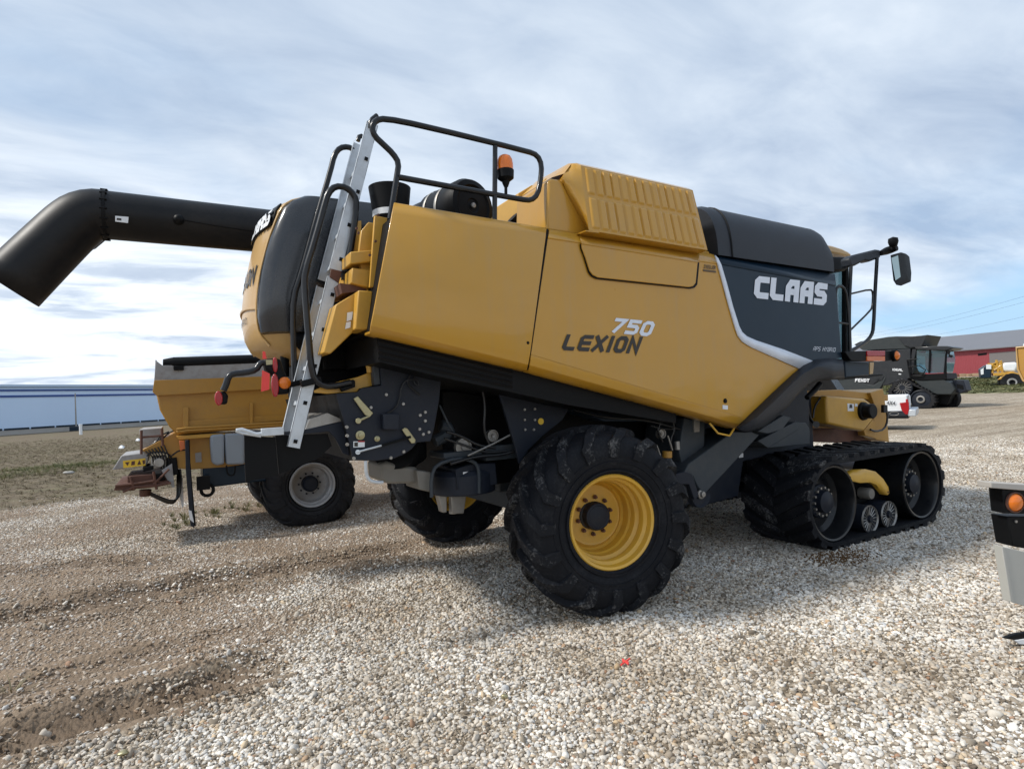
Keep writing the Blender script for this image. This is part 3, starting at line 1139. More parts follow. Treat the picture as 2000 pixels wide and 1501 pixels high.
mb = MB()
mb.plate([A(*p, YC - .03) for p in [(785, 838), (791, 834), (796, 836), (812, 858), (811, 864), (804, 865)]], EY * .015)
mb.build('swing_link', 'zinc', HV, bevel=.003)
mb = MB()
mb.tube([A(697, 882, YC - .03), A(745, 869, YC - .03)], .007, 6)
mb.cyl(A(699, 882, YC), A(699, 882, YC - .03), .017)
mb.build('gas_strut_rod', 'galv', HV)
mb = MB()
mb.tube([A(745, 869, YC - .03), A(802, 852, YC - .03)], .011, 6)
mb.build('gas_strut', 'black', HV)
mb = MB()
mb.tube([A(*p, YC - .02) for p in [(805, 724), (796, 740), (798, 752), (812, 764), (820, 770)]], .006, 6, 1)
mb.tube([A(*p, YC - .02) for p in [(812, 724), (806, 745), (817, 755), (816, 741), (795, 740), (783, 753), (779, 785), (768, 800), (756, 806)]], .006, 6, 1)
build_split(mb, 'cable', 'black_g', HV)

# ---- chaff deflector tail reaching back
mb = MB()
mb.plate([A(*p, -1.10) for p in [(672, 822), (596, 838), (560, 842), (476, 838), (476, 850), (480, 852), (545, 850), (600, 846), (642, 842), (655, 855), (670, 885), (690, 892)]], EY * .03)
mb.build('deflector_side', 'chassis', HV, bevel=.004)
mb = MB()
mb.plate([A(*p, -1.09) for p in [(597, 838), (605, 818), (640, 806), (672, 820)]], EY * .9)
mb.build('deflector_top', 'steel', HV)
mb = MB()
mb.plate([A(*p, -1.06) for p in [(477, 850), (538, 853), (544, 928), (480, 940), (478, 900)]], EY * .02)
mb.plate([A(*p, -1.03) for p in [(538, 850), (640, 846), (648, 870), (620, 895), (545, 925)]], EY * .02)
build_split(mb, 'rubber_curtain', 'black', HV)
mb = MB()
mb.tube([A(*p, -1.13) for p in [(461, 840), (472, 838), (500, 847), (526, 845)]], .014, 8)
mb.tube([A(*p, -1.13) for p in [(461, 841), (474, 845), (510, 851)]], .010, 8)
mb.box(A(532, 842, -1.13), (.14, .05, .05))
mb.build('tail_handle', 'galv', HV, bevel=.003)
mb = MB()
mb.tube([A(*p, -1.25) for p in [(714, 899), (715, 925), (722, 938), (735, 941), (748, 941)]], .012, 8, 1)
mb.build('drain_pipe', 'galv', HV, ang=60)

# ---- chaff spreader: beige guard, dark blower and hoop
mb = MB()
mb.plate([A(*p, -.95) for p in [(742, 905), (757, 900), (780, 908), (816, 912), (816, 943), (760, 944), (744, 937)]], EY * .35)
mb.build('spreader_guard', 'beige', HV, bevel=.02)
mb = MB()
mb.plate([A(*p, -1.02) for p in [(814, 917), (842, 921), (840, 960), (818, 955)]], EY * .3)
mb.build('spreader_end_box', 'beige', HV, bevel=.01)
mb = MB()
mb.lathe([(.001, 0), (.26, 0), (.27, .01), (.27, .16), (.24, .2), (.001, .22)], A(905, 950, -.80) - u_ * .04, (0, 0, 1), 32)
mb.plate([A(*p, -1.03) for p in [(890, 915), (920, 905), (968, 903), (972, 945), (920, 955), (893, 956)]], EY * .3)
mb.build('blower_housing', 'chassis', HV, bevel=.01)
decal('blower_sticker', [(904, 921), (923, 919), (923, 929), (905, 930)], -1.031, 'sticker', HV)
decal('blower_sticker', [(927, 920), (932, 919), (932, 929), (927, 929)], -1.031, 'sticker', HV)
mb = MB()
mb.tube([A(*p, -1.07) for p in [(843, 970), (842, 930), (852, 906), (890, 894), (915, 896), (932, 905), (936, 925), (936, 962)]], .016, 8, 1)
mb.build('guard_hoop', 'beam', HV, ang=60)
mb = MB()
mb.cyl(A(885, 958, -.8), A(885, 1002, -.8), .035)
mb.plate([A(*p, -.84) for p in [(855, 962), (873, 962), (873, 1000), (864, 1000)]], EY * .08)
mb.plate([A(*p, -.84) for p in [(880, 962), (912, 962), (906, 1002), (884, 1002)]], EY * .05)
mb.build('spreader_drive', 'steel', HV, bevel=.006)
mb = MB()
mb.tube([A(772, 866, -.9), A(790, 880, -.7), A(800, 905, -.7)], [.20, .19, .15], 24, 0)
mb.build('chaff_duct', 'black', HV, ang=60)

# ---- cleaning shoe, side plates and underside
mb = MB()
mb.box((.55, 0, 1.38), (3.1, 1.5, .85))
mb.box((1.5, 0, .95), (2.4, 1.6, .55))
mb.build('cleaning_shoe', 'black', HV, bevel=.02)
mb = MB()
mb.plate([A(*p, -1.18) for p in [(972, 757), (1115, 792), (1098, 820), (1060, 850), (1030, 880), (1015, 905), (1002, 855), (985, 800)]], EY * .03)
mb.build('shoe_side_plate', 'chassis', HV, bevel=.004)
mb = MB()
for px, py in ((1040, 742), (985, 757), (955, 744), (1024, 799), (1044, 798), (1024, 819), (1044, 819), (1025, 838), (1042, 838)):
    p = A(px, py, -1.181)
    mb.cyl(p, p - EY * .012, .011, .010, 8)
build_split(mb, 'bolt', 'steel', HV)
mb = MB()
p = A(1056, 822, -1.181)
mb.cyl(p, p - EY * .006, .027)
mb.build('round_sticker', 'yellow_st', HV)
mb = MB()
mb.tube([A(914, 889, -1.14), A(965, 865, -1.14), A(1016, 838, -1.14)], .008, 6)
mb.build('linkage_rod', 'steel', HV)
mb = MB()
mb.tube([A(*p, -1.1) for p in [(858, 790), (870, 815), (890, 853)]], .01, 6)
mb.tube([A(*p, -.9) for p in [(848, 862), (870, 850), (880, 835), (860, 830)]], .05, 10, 1)
mb.box(A(890, 884, -.9), (.34, .3, .05))
mb.box(A(980, 880, -.95), (.4, .2, .12))
build_split(mb, 'fitting', 'beam', HV, bevel=.008)
mb = MB()
mb.plate([A(*p, -1.2) for p in [(1110, 760), (1320, 800), (1330, 822), (1180, 822), (1120, 800)]], EY * .2)
mb.build('upper_skirt', 'navy', HV, bevel=.006)
mb = MB()
mb.plate([A(*p, -1.3) for p in [(1336, 815), (1376, 824), (1376, 870), (1380, 920), (1338, 930), (1326, 880)]], EY * .5)
mb.build('side_column', 'beam', HV, bevel=.006)
mb = MB()
mb.plate([A(*p, -1.32) for p in [(1355, 818), (1367, 819), (1366, 842), (1356, 843)]], EY * .02)
mb.cyl(A(1322, 861, -1.3), A(1323, 877, -1.3), .025)
mb.tube([A(1304, 850, -1.3), A(1313, 878, -1.3)], .008, 6)
mb.tube([A(1282, 868, -1.3), A(1290, 890, -1.3)], .008, 6)
build_split(mb, 'fitting', 'steel', HV)
mb = MB()
mb.cyl(A(1303, 880, -1.3), A(1303, 893, -1.3), .045)
mb.build('fuel_filter', 'ochre', HV, bevel=.004)

# hoses, belts and small pulleys under the body
for q, r_ in (([(872, 842), (900, 850), (935, 870), (968, 874)], .012), ([(868, 855), (905, 868), (950, 884), (990, 880)], .010), ([(940, 752), (948, 790), (944, 840), (958, 872)], .012),
              ([(1120, 800), (1180, 815), (1260, 818), (1330, 838)], .012), ([(1290, 822), (1284, 842), (1294, 862)], .010), ([(1312, 818), (1318, 838), (1308, 858), (1313, 880)], .012),
              ([(880, 905), (930, 890), (980, 888), (1010, 878)], .014), ([(1270, 830), (1296, 838), (1330, 836)], .008)):
    mb = MB()
    mb.tube([A(*p, -1.12 if p[0] < 1100 else -1.28) for p in q], r_, 8, 2)
    mb.build('hydraulic_hose', 'black_g', HV, ang=60)
for px, py, r_ in ((905, 872, .07), (962, 850, .05), (1292, 846, .045)):
    mb = MB()
    mb.lathe([(.001, -.01), (r_ * .3, -.012), (r_ * .35, 0), (r_ * .8, 0), (r_ * .85, -.012), (r_, -.012), (r_ * .9, .01), (r_, .03), (.001, .03)], A(px, py, -1.02 if px < 1100 else -1.25), (0, 1, 0), 28)
    mb.build('small_pulley', 'steel', HV, ang=30)

# elevator leg running down to the pulley
mb = MB()
mb.plate([A(*p, -1.40) for p in [(1436, 838), (1468, 842), (1484, 848), (1375, 966), (1362, 948), (1354, 930), (1336, 922), (1345, 905)]], EY * .30)
mb.build('elevator_leg', 'beam', HV, bevel=.01)
mb = MB()
mb.plate([A(*p, -1.43) for p in [(1318, 925), (1336, 920), (1352, 924), (1366, 968), (1356, 975), (1346, 945), (1322, 945)]], EY * .05)
mb.build('pulley_bracket', 'chassis', HV, bevel=.006)
pc = A(1365, 963, -1.36)
mb = MB()
mb.lathe([(.001, -.02), (.05, -.02), (.05, -.01), (.105, -.008), (.125, -.03), (.13, -.02), (.115, 0), (.13, .02), (.125, .04), (.001, .05)], pc, (0, 1, 0), 32)
mb.build('pulley', 'chassis', HV, ang=30)
mb = MB()
mb.lathe([(.045, -.022), (.045, -.035), (.03, -.04), (.025, -.06), (.001, -.062)], pc, (0, 1, 0), 16)
mb.build('pulley_hub', 'steel', HV, ang=30)

# hull between rear wheel and track
mb = MB()
mb.plate([A(*p, -.98) for p in [(1300, 800), (1480, 800), (1574, 752), (1580, 775), (1582, 870), (1500, 890), (1452, 900), (1442, 968), (1380, 985), (1320, 985), (1300, 900)]], EY * 1.9)
mb.build('hull', 'chassis', HV, bevel=.01)
decal('hull_sticker', [(1443, 884), (1451, 884), (1451, 892), (1443, 893)], -.985, 'sticker', HV)
mb = MB()
mb.plate([A(*p, -1.25) for p in [(1480, 862), (1555, 823), (1574, 825), (1582, 838), (1582, 866), (1560, 868), (1502, 874)]], EY * .3)
mb.plate([A(*p, -1.27) for p in [(1480, 860), (1555, 822), (1560, 838), (1500, 874)]], EY * .02)
mb.build('hull_cover', 'beam', HV, bevel=.006)
mb = MB()
mb.plate([A(*p, -1.45) for p in [(1480, 842), (1530, 810), (1545, 815), (1528, 838), (1500, 846)]], EY * .4)
mb.build('arch_gusset', 'beam', HV, bevel=.006)

# ---- front: cab, roof, mirror arm, guard frame, light bar
xfc = A(1654, 600, -1.0).x
mb = MB()
mb.plate([Vector((3.25, -1.0, 1.95)), Vector((xfc - .12, -1.0, 1.95)), Vector((xfc, -1.0, 3.15)), Vector((3.25, -1.0, 3.2))], EY * 2.0)
mb.build('cab_glass', 'glass', HV, bevel=.03)
for y in (-1.02, 1.02):
    mb = MB()
    mb.tube([Vector((xfc - .14, y, 1.95)), Vector((xfc - .02, y, 3.16))], .04, 8)
    mb.build('cab_pillar', 'black', HV)
mb = MB()
mb.plate([Vector((3.3, -1.04, 1.75)), Vector((xfc - .1, -1.04, 1.75)), Vector((xfc - .1, -1.04, 1.98)), Vector((3.45, -1.04, 1.98)), Vector((3.45, -1.04, 3.15)), Vector((3.3, -1.04, 3.15))], EY * 2.08)
mb.build('cab_floor', 'black', HV, bevel=.01)
mb = MB()
mb.box((xfc - .75, .1, 2.2), (.5, .5, .14))
mb.box((xfc - .98, .1, 2.55), (.12, .5, .7))
mb.build('driver_seat', 'black', HV, bevel=.04)
rt = A(1664, 497, -1.0)
mb = MB()
mb.plate([A(*p, -1.0) for p in [(1600, 474), (1625, 479), (1645, 485), (1657, 491), (1665, 497), (1660, 500), (1600, 488)]], EY * 2.0)
mb.build('cab_roof', 'tan', HV, bevel=.02)
mb = MB()
mb.plate([A(*p, -1.2) for p in [(1618, 500), (1650, 500), (1668, 508), (1668, 516), (1652, 528), (1628, 530)]], EY * 1.6)
mb.build('roof_underside', 'black', HV, bevel=.03)
YG = -1.50
mb = MB()
mb.plate([A(*p, YG) for p in [(1660, 503), (1668, 497), (1712, 486), (1720, 487), (1721, 502), (1700, 510), (1690, 508), (1672, 518), (1662, 520)]], EY * .12)
mb.build('roof_console', 'navy_m', HV, bevel=.02)
mb = MB()
mb.tube([A(1720, 494, YG), A(1735, 488, YG), A(1752, 484, YG - .1)], [.03, .05, .03], 12, 1)
mb.lathe([(.001, -.02), (.04, 0), (.055, .05), (.05, .09), (.001, .11)], A(1745, 480, YG - .1), (0, 0, 1), 16)
mb.build('mirror_arm', 'black', HV, ang=60)
mb = MB()
mb.plate([A(*p, YG - .2) for p in [(1738, 497), (1760, 491), (1768, 498), (1772, 530), (1771, 548), (1750, 557), (1744, 548)]], Vector((.14, .02, 0)))
mb.build('mirror', 'black', HV, bevel=.02)
mb = MB()
mb.plate([A(*p, YG - .215) for p in [(1741, 503), (1754, 498), (1759, 540), (1749, 547)]], Vector((.002, .006, 0)))
mb.build('mirror_glass', 'mirror', HV)
mb = MB()
mb.tube([A(*p, YG) for p in [(1713, 503), (1709, 570), (1706, 640), (1702, 655), (1690, 668), (1668, 681), (1655, 690)]], .02, 10, 1)
mb.tube([A(*p, YG) for p in [(1662, 520), (1658, 600), (1660, 690)]], .02, 10, 1)
mb.tube([A(*p, YG) for p in [(1662, 573), (1700, 564), (1705, 570), (1704, 597), (1700, 606), (1661, 644)]], .011, 8, 1)
mb.tube([A(*p, YG) for p in [(1640, 690), (1633, 600), (1631, 565), (1640, 556), (1651, 565), (1656, 600), (1660, 660), (1661, 695)]], .018, 8, 1)
mb.tube([A(*p, YG) for p in [(1636, 629), (1657, 632)]], .011, 8)
mb.build('cab_guard_frame', 'black_g', HV, ang=60)
mb = MB()
mb.plate([A(*p, -1.70) for p in [(1650, 686), (1692, 684), (1692, 704), (1664, 704), (1660, 700)]], EY * .08)
mb.plate([A(*p, -1.70) for p in [(1728, 684), (1745, 684), (1745, 703), (1728, 704)]], EY * .08)
mb.build('light_bar', 'black', HV, bevel=.006)
mb = MB()
mb.plate([A(*p, -1.71) for p in [(1694, 684), (1729, 684), (1729, 694.5), (1694, 694.5)]], EY * .08)
mb.build('tail_light', 'red', HV, bevel=.004)
mb = MB()
mb.plate([A(*p, -1.71) for p in [(1694, 695), (1729, 695), (1729, 704), (1694, 704)]], EY * .08)
mb.build('turn_signal', 'orange_dim', HV, bevel=.004)
pc = A(1750, 693.5, -1.72)
mb = MB()
mb.lathe([(.001, -.035), (.03, -.03), (.05, -.012), (.055, 0)], pc, (0, 1, 0), 24)
mb.build('marker_lens', 'amber', HV, ang=60)
mb = MB()
mb.lathe([(.055, -.014), (.066, -.01), (.068, .03), (.001, .05)], pc, (0, 1, 0), 24)
mb.build('marker_housing', 'black', HV, ang=40)
mb = MB()
mb.plate([A(*p, -1.60) for p in [(1650, 705), (1698, 706), (1698, 732), (1652, 736)]], EY * .5)
mb.build('battery_box', 'navy', HV, bevel=.01)
mb = MB()
mb.plate([A(*p, -1.55) for p in [(1646, 734), (1725, 729), (1724, 733), (1648, 741)]], EY * .07)
mb.tube([A(1602, 748, -1.5), A(1590, 762, -1.5), A(1576, 776, -1.5)], .03, 8)
mb.build('cab_step_arm', 'black', HV, bevel=.004)
mb = MB()
mb.plate([A(*p, -1.4) for p in [(1699, 707), (1707, 707), (1705, 729), (1699, 730)]], EY * .2)
mb.build('cab_side_post', 'tan', HV)

# ---- feeder house
YF = -.62
mb = MB()
mb.plate([A(*p, YF) for p in [(1576, 772), (1610, 770), (1612, 832), (1580, 828)]], EY * 1.1)
mb.plate([A(*p, YF) for p in [(1574, 762), (1640, 760), (1735, 770), (1735, 782), (1650, 776), (1576, 772)]], EY * 1.1)
mb.build('feeder_house', 'ochre', HV, bevel=.01)
bx = [A(1616, 771, YF - .2), A(1656, 790, YF - .2), A(1657, 835, YF - .2), A(1618, 826, YF - .2)]
mb = MB()
mb.plate([A(*p, YF - .28) for p in [(1614, 772), (1690, 778), (1706, 790), (1706, 818), (1688, 841), (1657, 836), (1616, 827)]], EY * .25)
mb.build('chain_guard', 'yellow2', HV, bevel=.03, seg=3)
mb = MB()
mb.plate([A(*p, YF - .283) for p in [(1655, 787), (1668, 788), (1668, 802), (1656, 802)]], EY * .002)
mb.plate([A(*p, YF - .283) for p in [(1670, 787), (1675, 788), (1675, 793), (1670, 793)]], EY * .002)
build_split(mb, 'guard_sticker', 'sticker', HV)
mb = MB()
mb.plate([A(*p, YF - .286) for p in [(1660, 789), (1664, 789), (1665, 796), (1659, 796)]], EY * .002)
mb.build('sticker_symbol', 'black_dec', HV)
mb = MB()
pc = A(1688, 802, YF - .30)
mb.lathe([(.001, -.12), (.085, -.12), (.095, -.11), (.095, -.02), (.115, -.01), (.12, .02)], pc, (0, 1, 0), 28)
mb.build('drive_drum', 'black', HV, ang=30)
mb = MB()
mb.plate([A(*p, YF - .05) for p in [(1700, 766), (1725, 758), (1730, 790), (1737, 862), (1712, 858), (1700, 845), (1712, 800)]], EY * 1.3)
mb.plate([A(*p, YF - .1) for p in [(1688, 841), (1706, 818), (1712, 856), (1690, 850)]], EY * .1)
mb.build('feeder_face_plate', 'ochre', HV, bevel=.01)
mb = MB()
mb.plate([A(*p, YF + .1) for p in [(1580, 838), (1640, 836), (1700, 842), (1702, 862), (1640, 864), (1582, 862)]], EY * .8)
mb.build('feeder_underside', 'rust', HV, bevel=.01)
mb = MB()
mb.tube([A(*p, YF - .2) for p in [(1575, 775), (1577, 800), (1583, 820), (1594, 828)]], .02, 8, 1)
mb.tube([A(*p, YF - .2) for p in [(1602, 776), (1590, 795), (1588, 815)]], .012, 8, 1)
mb.tube([A(*p, YF - .15) for p in [(1731, 795), (1734, 820), (1727, 838), (1710, 842), (1700, 838)]], .014, 8, 1)
mb.cyl(A(1727, 790, YF - .15), A(1727, 805, YF - .15), .04)
mb.cyl(A(1594, 828, YF - .22), A(1594, 828, YF - .28), .04)
build_split(mb, 'hydraulic_hose', 'black_g', HV, ang=60)
mb = MB()
mb.cyl(A(1601, 782, YF - .1), A(1600, 824, YF - .1), .06)
mb.build('lift_cylinder', 'yellow2', HV, bevel=.004)

# ---- tail lamps on bent arms at the rear
mb = MB()
mb.tube([A(*p, -.9) for p in [(520, 707), (508, 708), (500, 722), (480, 727), (455, 729), (446, 735), (441, 752), (436, 762)]], .022, 8, 1)
mb.build('lamp_arm', 'black_g', HV, ang=60)
mb = MB()
mb.plate([A(*p, -.95) for p in [(514, 700), (548, 699), (556, 725), (566, 745), (567, 768), (540, 770), (535, 735), (520, 722)]], EY * .12)
mb.build('lamp_holder', 'black', HV, bevel=.02)
mb = MB()
pc = A(556, 747, -.955)
mb.lathe([(.001, -.02), (.03, -.016), (.042, 0)], pc, (0, 1, 0), 24)
mb.build('side_marker', 'amber', HV, ang=60)
mb = MB()
for cxp, cyp, rw, rh in ((537, 712, .02, .05), (537, 752, .03, .075), (427, 777, .03, .045)):
    c0 = A(cxp, cyp, -.95 if cxp > 500 else -.9)
    ring = [c0 + Vector((rw * .8 * math.cos(a_), -.02, rh * 1.1 * math.sin(a_))) for a_ in [k * math.pi / 10 for k in range(20)]]
    mb.plate(ring, Vector((.0, .05, 0)))
build_split(mb, 'tail_lamp', 'red', HV, bevel=.006)
mb = MB()
mb.plate([A(*p, -.9) for p in [(427, 765), (440, 762), (446, 772), (444, 789), (428, 789)]], EY * .08)
mb.build('lamp_holder', 'black', HV, bevel=.015)
mb = MB()
mb.plate([A(*p, -.97) for p in [(513, 685), (518, 686), (521, 700), (513, 700)]], EY * .004)
mb.plate([A(*p, -.97) for p in [(512, 722), (527, 729), (526, 760), (510, 764)]], EY * .004)
build_split(mb, 'warning_ribbon', 'redflag', HV)
decal('lamp_plate', [(519, 702), (532, 702), (532, 711), (520, 712)], -.955, 'zinc', HV)

# ---- unloading auger on the far side, folded back
YA = 1.62
mb = MB()
aR = .235
body = [A(930, 492, YA), A(206, 419.5, YA)]
mb.tube(body, aR, 40)
mb.build('auger_tube', 'auger', HV, ang=40)
mb = MB()
mb.tube([A(206, 419.5, YA), A(185, 418, YA), A(163, 425, YA), A(143, 440, YA), A(121, 460, YA), A(18, 562, YA)], [.238, .24, .245, .25, .25, .262], 40, 1, cap=False)
mb.build('auger_spout', 'auger', HV, ang=40, solid=.008)
mb = MB()
c_, d_ = A(206, 419.5, YA), (body[1] - body[0]).normalized()
mb.lathe([(.235, -.012), (.248, -.012), (.248, .012), (.235, .012)], c_, d_, 40)
for k in range(16):
    a_ = k * math.pi / 8
    q = c_ + u_ * .243 * math.cos(a_) + EY * .243 * math.sin(a_)
    mb.cyl(q - d_ * .03, q + d_ * .03, .010, .010, 6)
mb.plate([A(*p, YA) for p in [(176, 478), (200, 455), (206, 456), (182, 476)]], EY * .2)
mb.build('auger_flange', 'black', HV)
mb = MB()
p = A(349, 428, YA - .235)
mb.lathe([(.055, .02), (.045, -.03), (.02, -.05), (.001, -.05)], p, (0, 1, 0), 16)
mb.tube([A(358, 429, YA - .245), A(420, 440, YA - .24), A(500, 452, YA - .22)], .004, 4)
mb.build('auger_lamp', 'black', HV, ang=40)
mb = MB()
q4 = [A(*p, YA - .245) for p in [(225, 421), (251, 423), (250, 435), (225, 432)]]
mb.plate(q4, EY * .004)
mb.build('auger_sticker', 'sticker', HV)
decal('auger_sticker', [(228, 425), (237, 426), (237, 430), (228, 429)], YA - .247, 'black_dec', HV, th=.001)
mb = MB()
mb.box(A(503, 480, YA - .1), (.05, .2, .22))
mb.build('auger_rest', 'black', HV, bevel=.01)


mb = MB()
e_ = A(930, 492, YA)
mb.tube([e_ + Vector((-.05, 0, 0)), e_ + Vector((.25, 0, -.02)), e_ + Vector((.42, -.05, -.2)), e_ + Vector((.45, -.2, -.7))], .235, 28, 1)
mb.build('auger_elbow', 'auger', HV, ang=60)
mb = MB()
q_ = lerp(body[0], body[1], .30)
mb.plate([q_ + Vector((-.12, -.02, -.22)), q_ + Vector((.12, -.02, -.22)), q_ + Vector((.20, -.02, -.75)), q_ + Vector((-.2, -.02, -.75))], Vector((0, -1.0, 0)))
mb.build('auger_cradle', 'black', HV, bevel=.01)


# ------------------------------------------------------------------ wheels
def tyre_mesh(Ro, w, rr, nl=21, lug_h=.05, side=1, lw=.084):
    """carcass + separate lugs; axis = local Y, centre at origin"""
    Rc = Ro - lug_h
    hw = w / 2
    prof = []
    pr = [(rr, -hw * .80), (rr + .03, -hw * .93), (rr + (Rc - rr) * .30, -hw * 1.03), (rr + (Rc - rr) * .55, -hw * 1.05), (rr + (Rc - rr) * .8, -hw * 1.0),
          (Rc - .035, -hw * .93), (Rc - .01, -hw * .80), (Rc + .004, -hw * .5), (Rc + .01, 0)]
    full = pr + [(r, -h) for r, h in reversed(pr[:-1])]
    car = MB()
    car.lathe(full, n=96)
    for sg in (-1, 1):
        for fr_, w2 in ((.16, .006), (.36, .004), (.50, .004)):
            rc_ = rr + (Rc - rr) * fr_
            hy = hw * (1.0 if fr_ < .3 else 1.035)
            car.lathe([(rc_ - w2 * 2, sg * (hy - .012)), (rc_ - w2, sg * (hy + .007)), (rc_ + w2, sg * (hy + .007)), (rc_ + w2 * 2, sg * (hy - .012))], n=96)
    lug = MB()

    def rad(y):      # carcass radius at |y|
        y = abs(y)
        tab = [(0, Rc + .01), (hw * .5, Rc + .004), (hw * .80, Rc - .01), (hw * .93, Rc - .035), (hw * 1.0, rr + (Rc - rr) * .8), (hw * 1.05, rr + (Rc - rr) * .6)]
        for (a, ra), (b, rb) in zip(tab, tab[1:]):
            if y <= b:
                return ra + (rb - ra) * (y - a) / (b - a)
        return tab[-1][1]
    pf = [(0, Rc + .010), (hw * .5, Rc + .004), (hw * .78, Rc - .010), (hw * .90, Rc - .032), (hw * .975, Rc - .075), (hw * 1.02, Rc - .125), (hw * 1.045, Rc - .19)]
    al = [0.0]
    for (ya, ra), (yb, rb) in zip(pf, pf[1:]):
        al.append(al[-1] + math.hypot(yb - ya, rb - ra))

    def prof_at(s_):
        for i in range(len(pf) - 1):
            if s_ <= al[i + 1] or i == len(pf) - 2:
                f = (s_ - al[i]) / (al[i + 1] - al[i])
                ya, ra = pf[i]
                yb, rb = pf[i + 1]
                ty, tr = yb - ya, rb - ra
                l_ = math.hypot(ty, tr)
                return ya + ty * f, ra + tr * f, -tr / l_, ty / l_        # y, r, ny, nr
    sE = al[4]
    for sgn in (-1, 1):
        for k in range(nl):
            th0 = 2 * math.pi * (k + (.5 if sgn > 0 else 0)) / nl
            rows = []
            for f, h_, wf in ((.0, .92, .80), (.15, 1, .85), (.35, 1, .92), (.55, 1, 1.0), (.74, 1, 1.08), (.88, .95, 1.15), (1.0, .80, 1.2), (1.18, .55, 1.2), (1.36, .28, 1.15)):
                s_ = .012 + f * (sE - .012)
                y, r, ny, nr = prof_at(min(s_, al[-1]))
                dth = .46 * (min(f, 1.0) ** 1.12) + .02 * max(0, f - 1)
                th = th0 + side * dth
                hwid = lw / Ro * .5 * wf
                hh_ = lug_h * h_
                P = lambda dn, t: Vector(((r + nr * dn) * math.cos(t), sgn * (y + ny * dn), (r + nr * dn) * math.sin(t)))
                rows.append([P(-.012, th - hwid * 1.3), P(hh_, th - hwid), P(hh_, th + hwid), P(-.012, th + hwid * 1.3)])
            base = len(lug.v)
            lug.grid(rows)
            lug.f.append((base, base + 1, base + 2, base + 3))
            e = base + 4 * (len(rows) - 1)
            lug.f.append((e, e + 1, e + 2, e + 3))
    return car, lug


def big_wheel(loc, rz, out, parent, Ro=.736, w=.58, rr=.345, matr='yellow_rim', tm='rubber', nl=16, spin=0.0, side=1, dish=.33):
    """out=-1: outside faces local -y"""
    w_ = empty('rear_wheel', loc, rz, parent)
    w_.rotation_euler = (0, spin, rz)
    w_.rotation_mode = 'YXZ'
    w_.rotation_euler = (0, spin, rz)
    car, lug = tyre_mesh(Ro, w, rr, nl, side=side)
    car.build('tyre', tm, w_, ang=50, local=True)
    lug.build('tread_lugs', 'lug' if tm == 'rubber' else tm, w_, ang=25, local=True)
    o = out
    hw = w / 2
    mb = MB()
    P = [(rr + .022, o * hw * .84), (rr + .026, o * hw * .90), (rr + .016, o * hw * .93), (rr - .002, o * hw * .90), (rr - .008, o * hw * .72), (rr - .03, o * hw * .66),
         (rr - .034, o * hw * .55), (rr - .022, o * hw * .50), (rr - .022, o * hw * .38), (rr - .048, o * hw * .32), (rr - .048, o * hw * .1), (rr - .06, o * hw * .04), (rr - .06, o * (hw - dish - .03)),
         (rr - .075, o * (hw - dish - .05)), (rr - .10, o * (hw - dish - .03)), (rr - .12, o * (hw - dish - .035)), (.09, o * (hw - dish - .01)), (.001, o * (hw - dish - .01))]
    mb.lathe(P, n=64)
    mb.lathe([(rr + .022, -o * hw * .86), (rr - .01, -o * hw * .8), (rr - .05, -o * hw * .4), (rr - .06, o * hw * .04)], n=64)
    mb.build('rim', matr, w_, ang=28, local=True)
    mb = MB()
    yd_ = o * (hw - dish - .01)
    mb.lathe([(.115, yd_), (.115, yd_ + o * .05), (.105, yd_ + o * .075), (.092, yd_ + o * .08), (.085, yd_ + o * .075), (.03, yd_ + o * .085), (.001, yd_ + o * .086)], n=32)
    mb.build('hub', 'chassis', w_, ang=28, local=True)
    for k in range(10):
        a_ = 2 * math.pi * k / 10 + .3
        mb = MB()
        q = Vector((.150 * math.cos(a_), yd_, .150 * math.sin(a_)))
        mb.lathe([(.018, -o * .004), (.018, o * .008), (.012, o * .012), (.011, o * .03), (.001, o * .032)], q, (0, 1, 0), 8)
        mb.build('wheel_nut', 'rust', w_, ang=28, local=True)
    return w_


big_wheel((0, -1.503, .722), -.17, -1, HV, spin=.1, side=1)
big_wheel((0, 1.50, .722), -.05, 1, HV, spin=.5, side=1)
mb = MB()
mb.box((0, 0, .74), (.28, 2.3, .24))
mb.box((0, 0, 1.0), (.5, .6, .4))
mb.cyl((0, -1.45, .722), (0, -1.1, .722), .12)
mb.cyl((0, 1.45, .722), (0, 1.1, .722), .12)
mb.build('rear_axle', 'beam', HV, bevel=.02)
mb = MB()
mb.box((.05, -.85, .78), (.7, .12, .16))
mb.build('axle_bracket', 'beige', HV, bevel=.02)


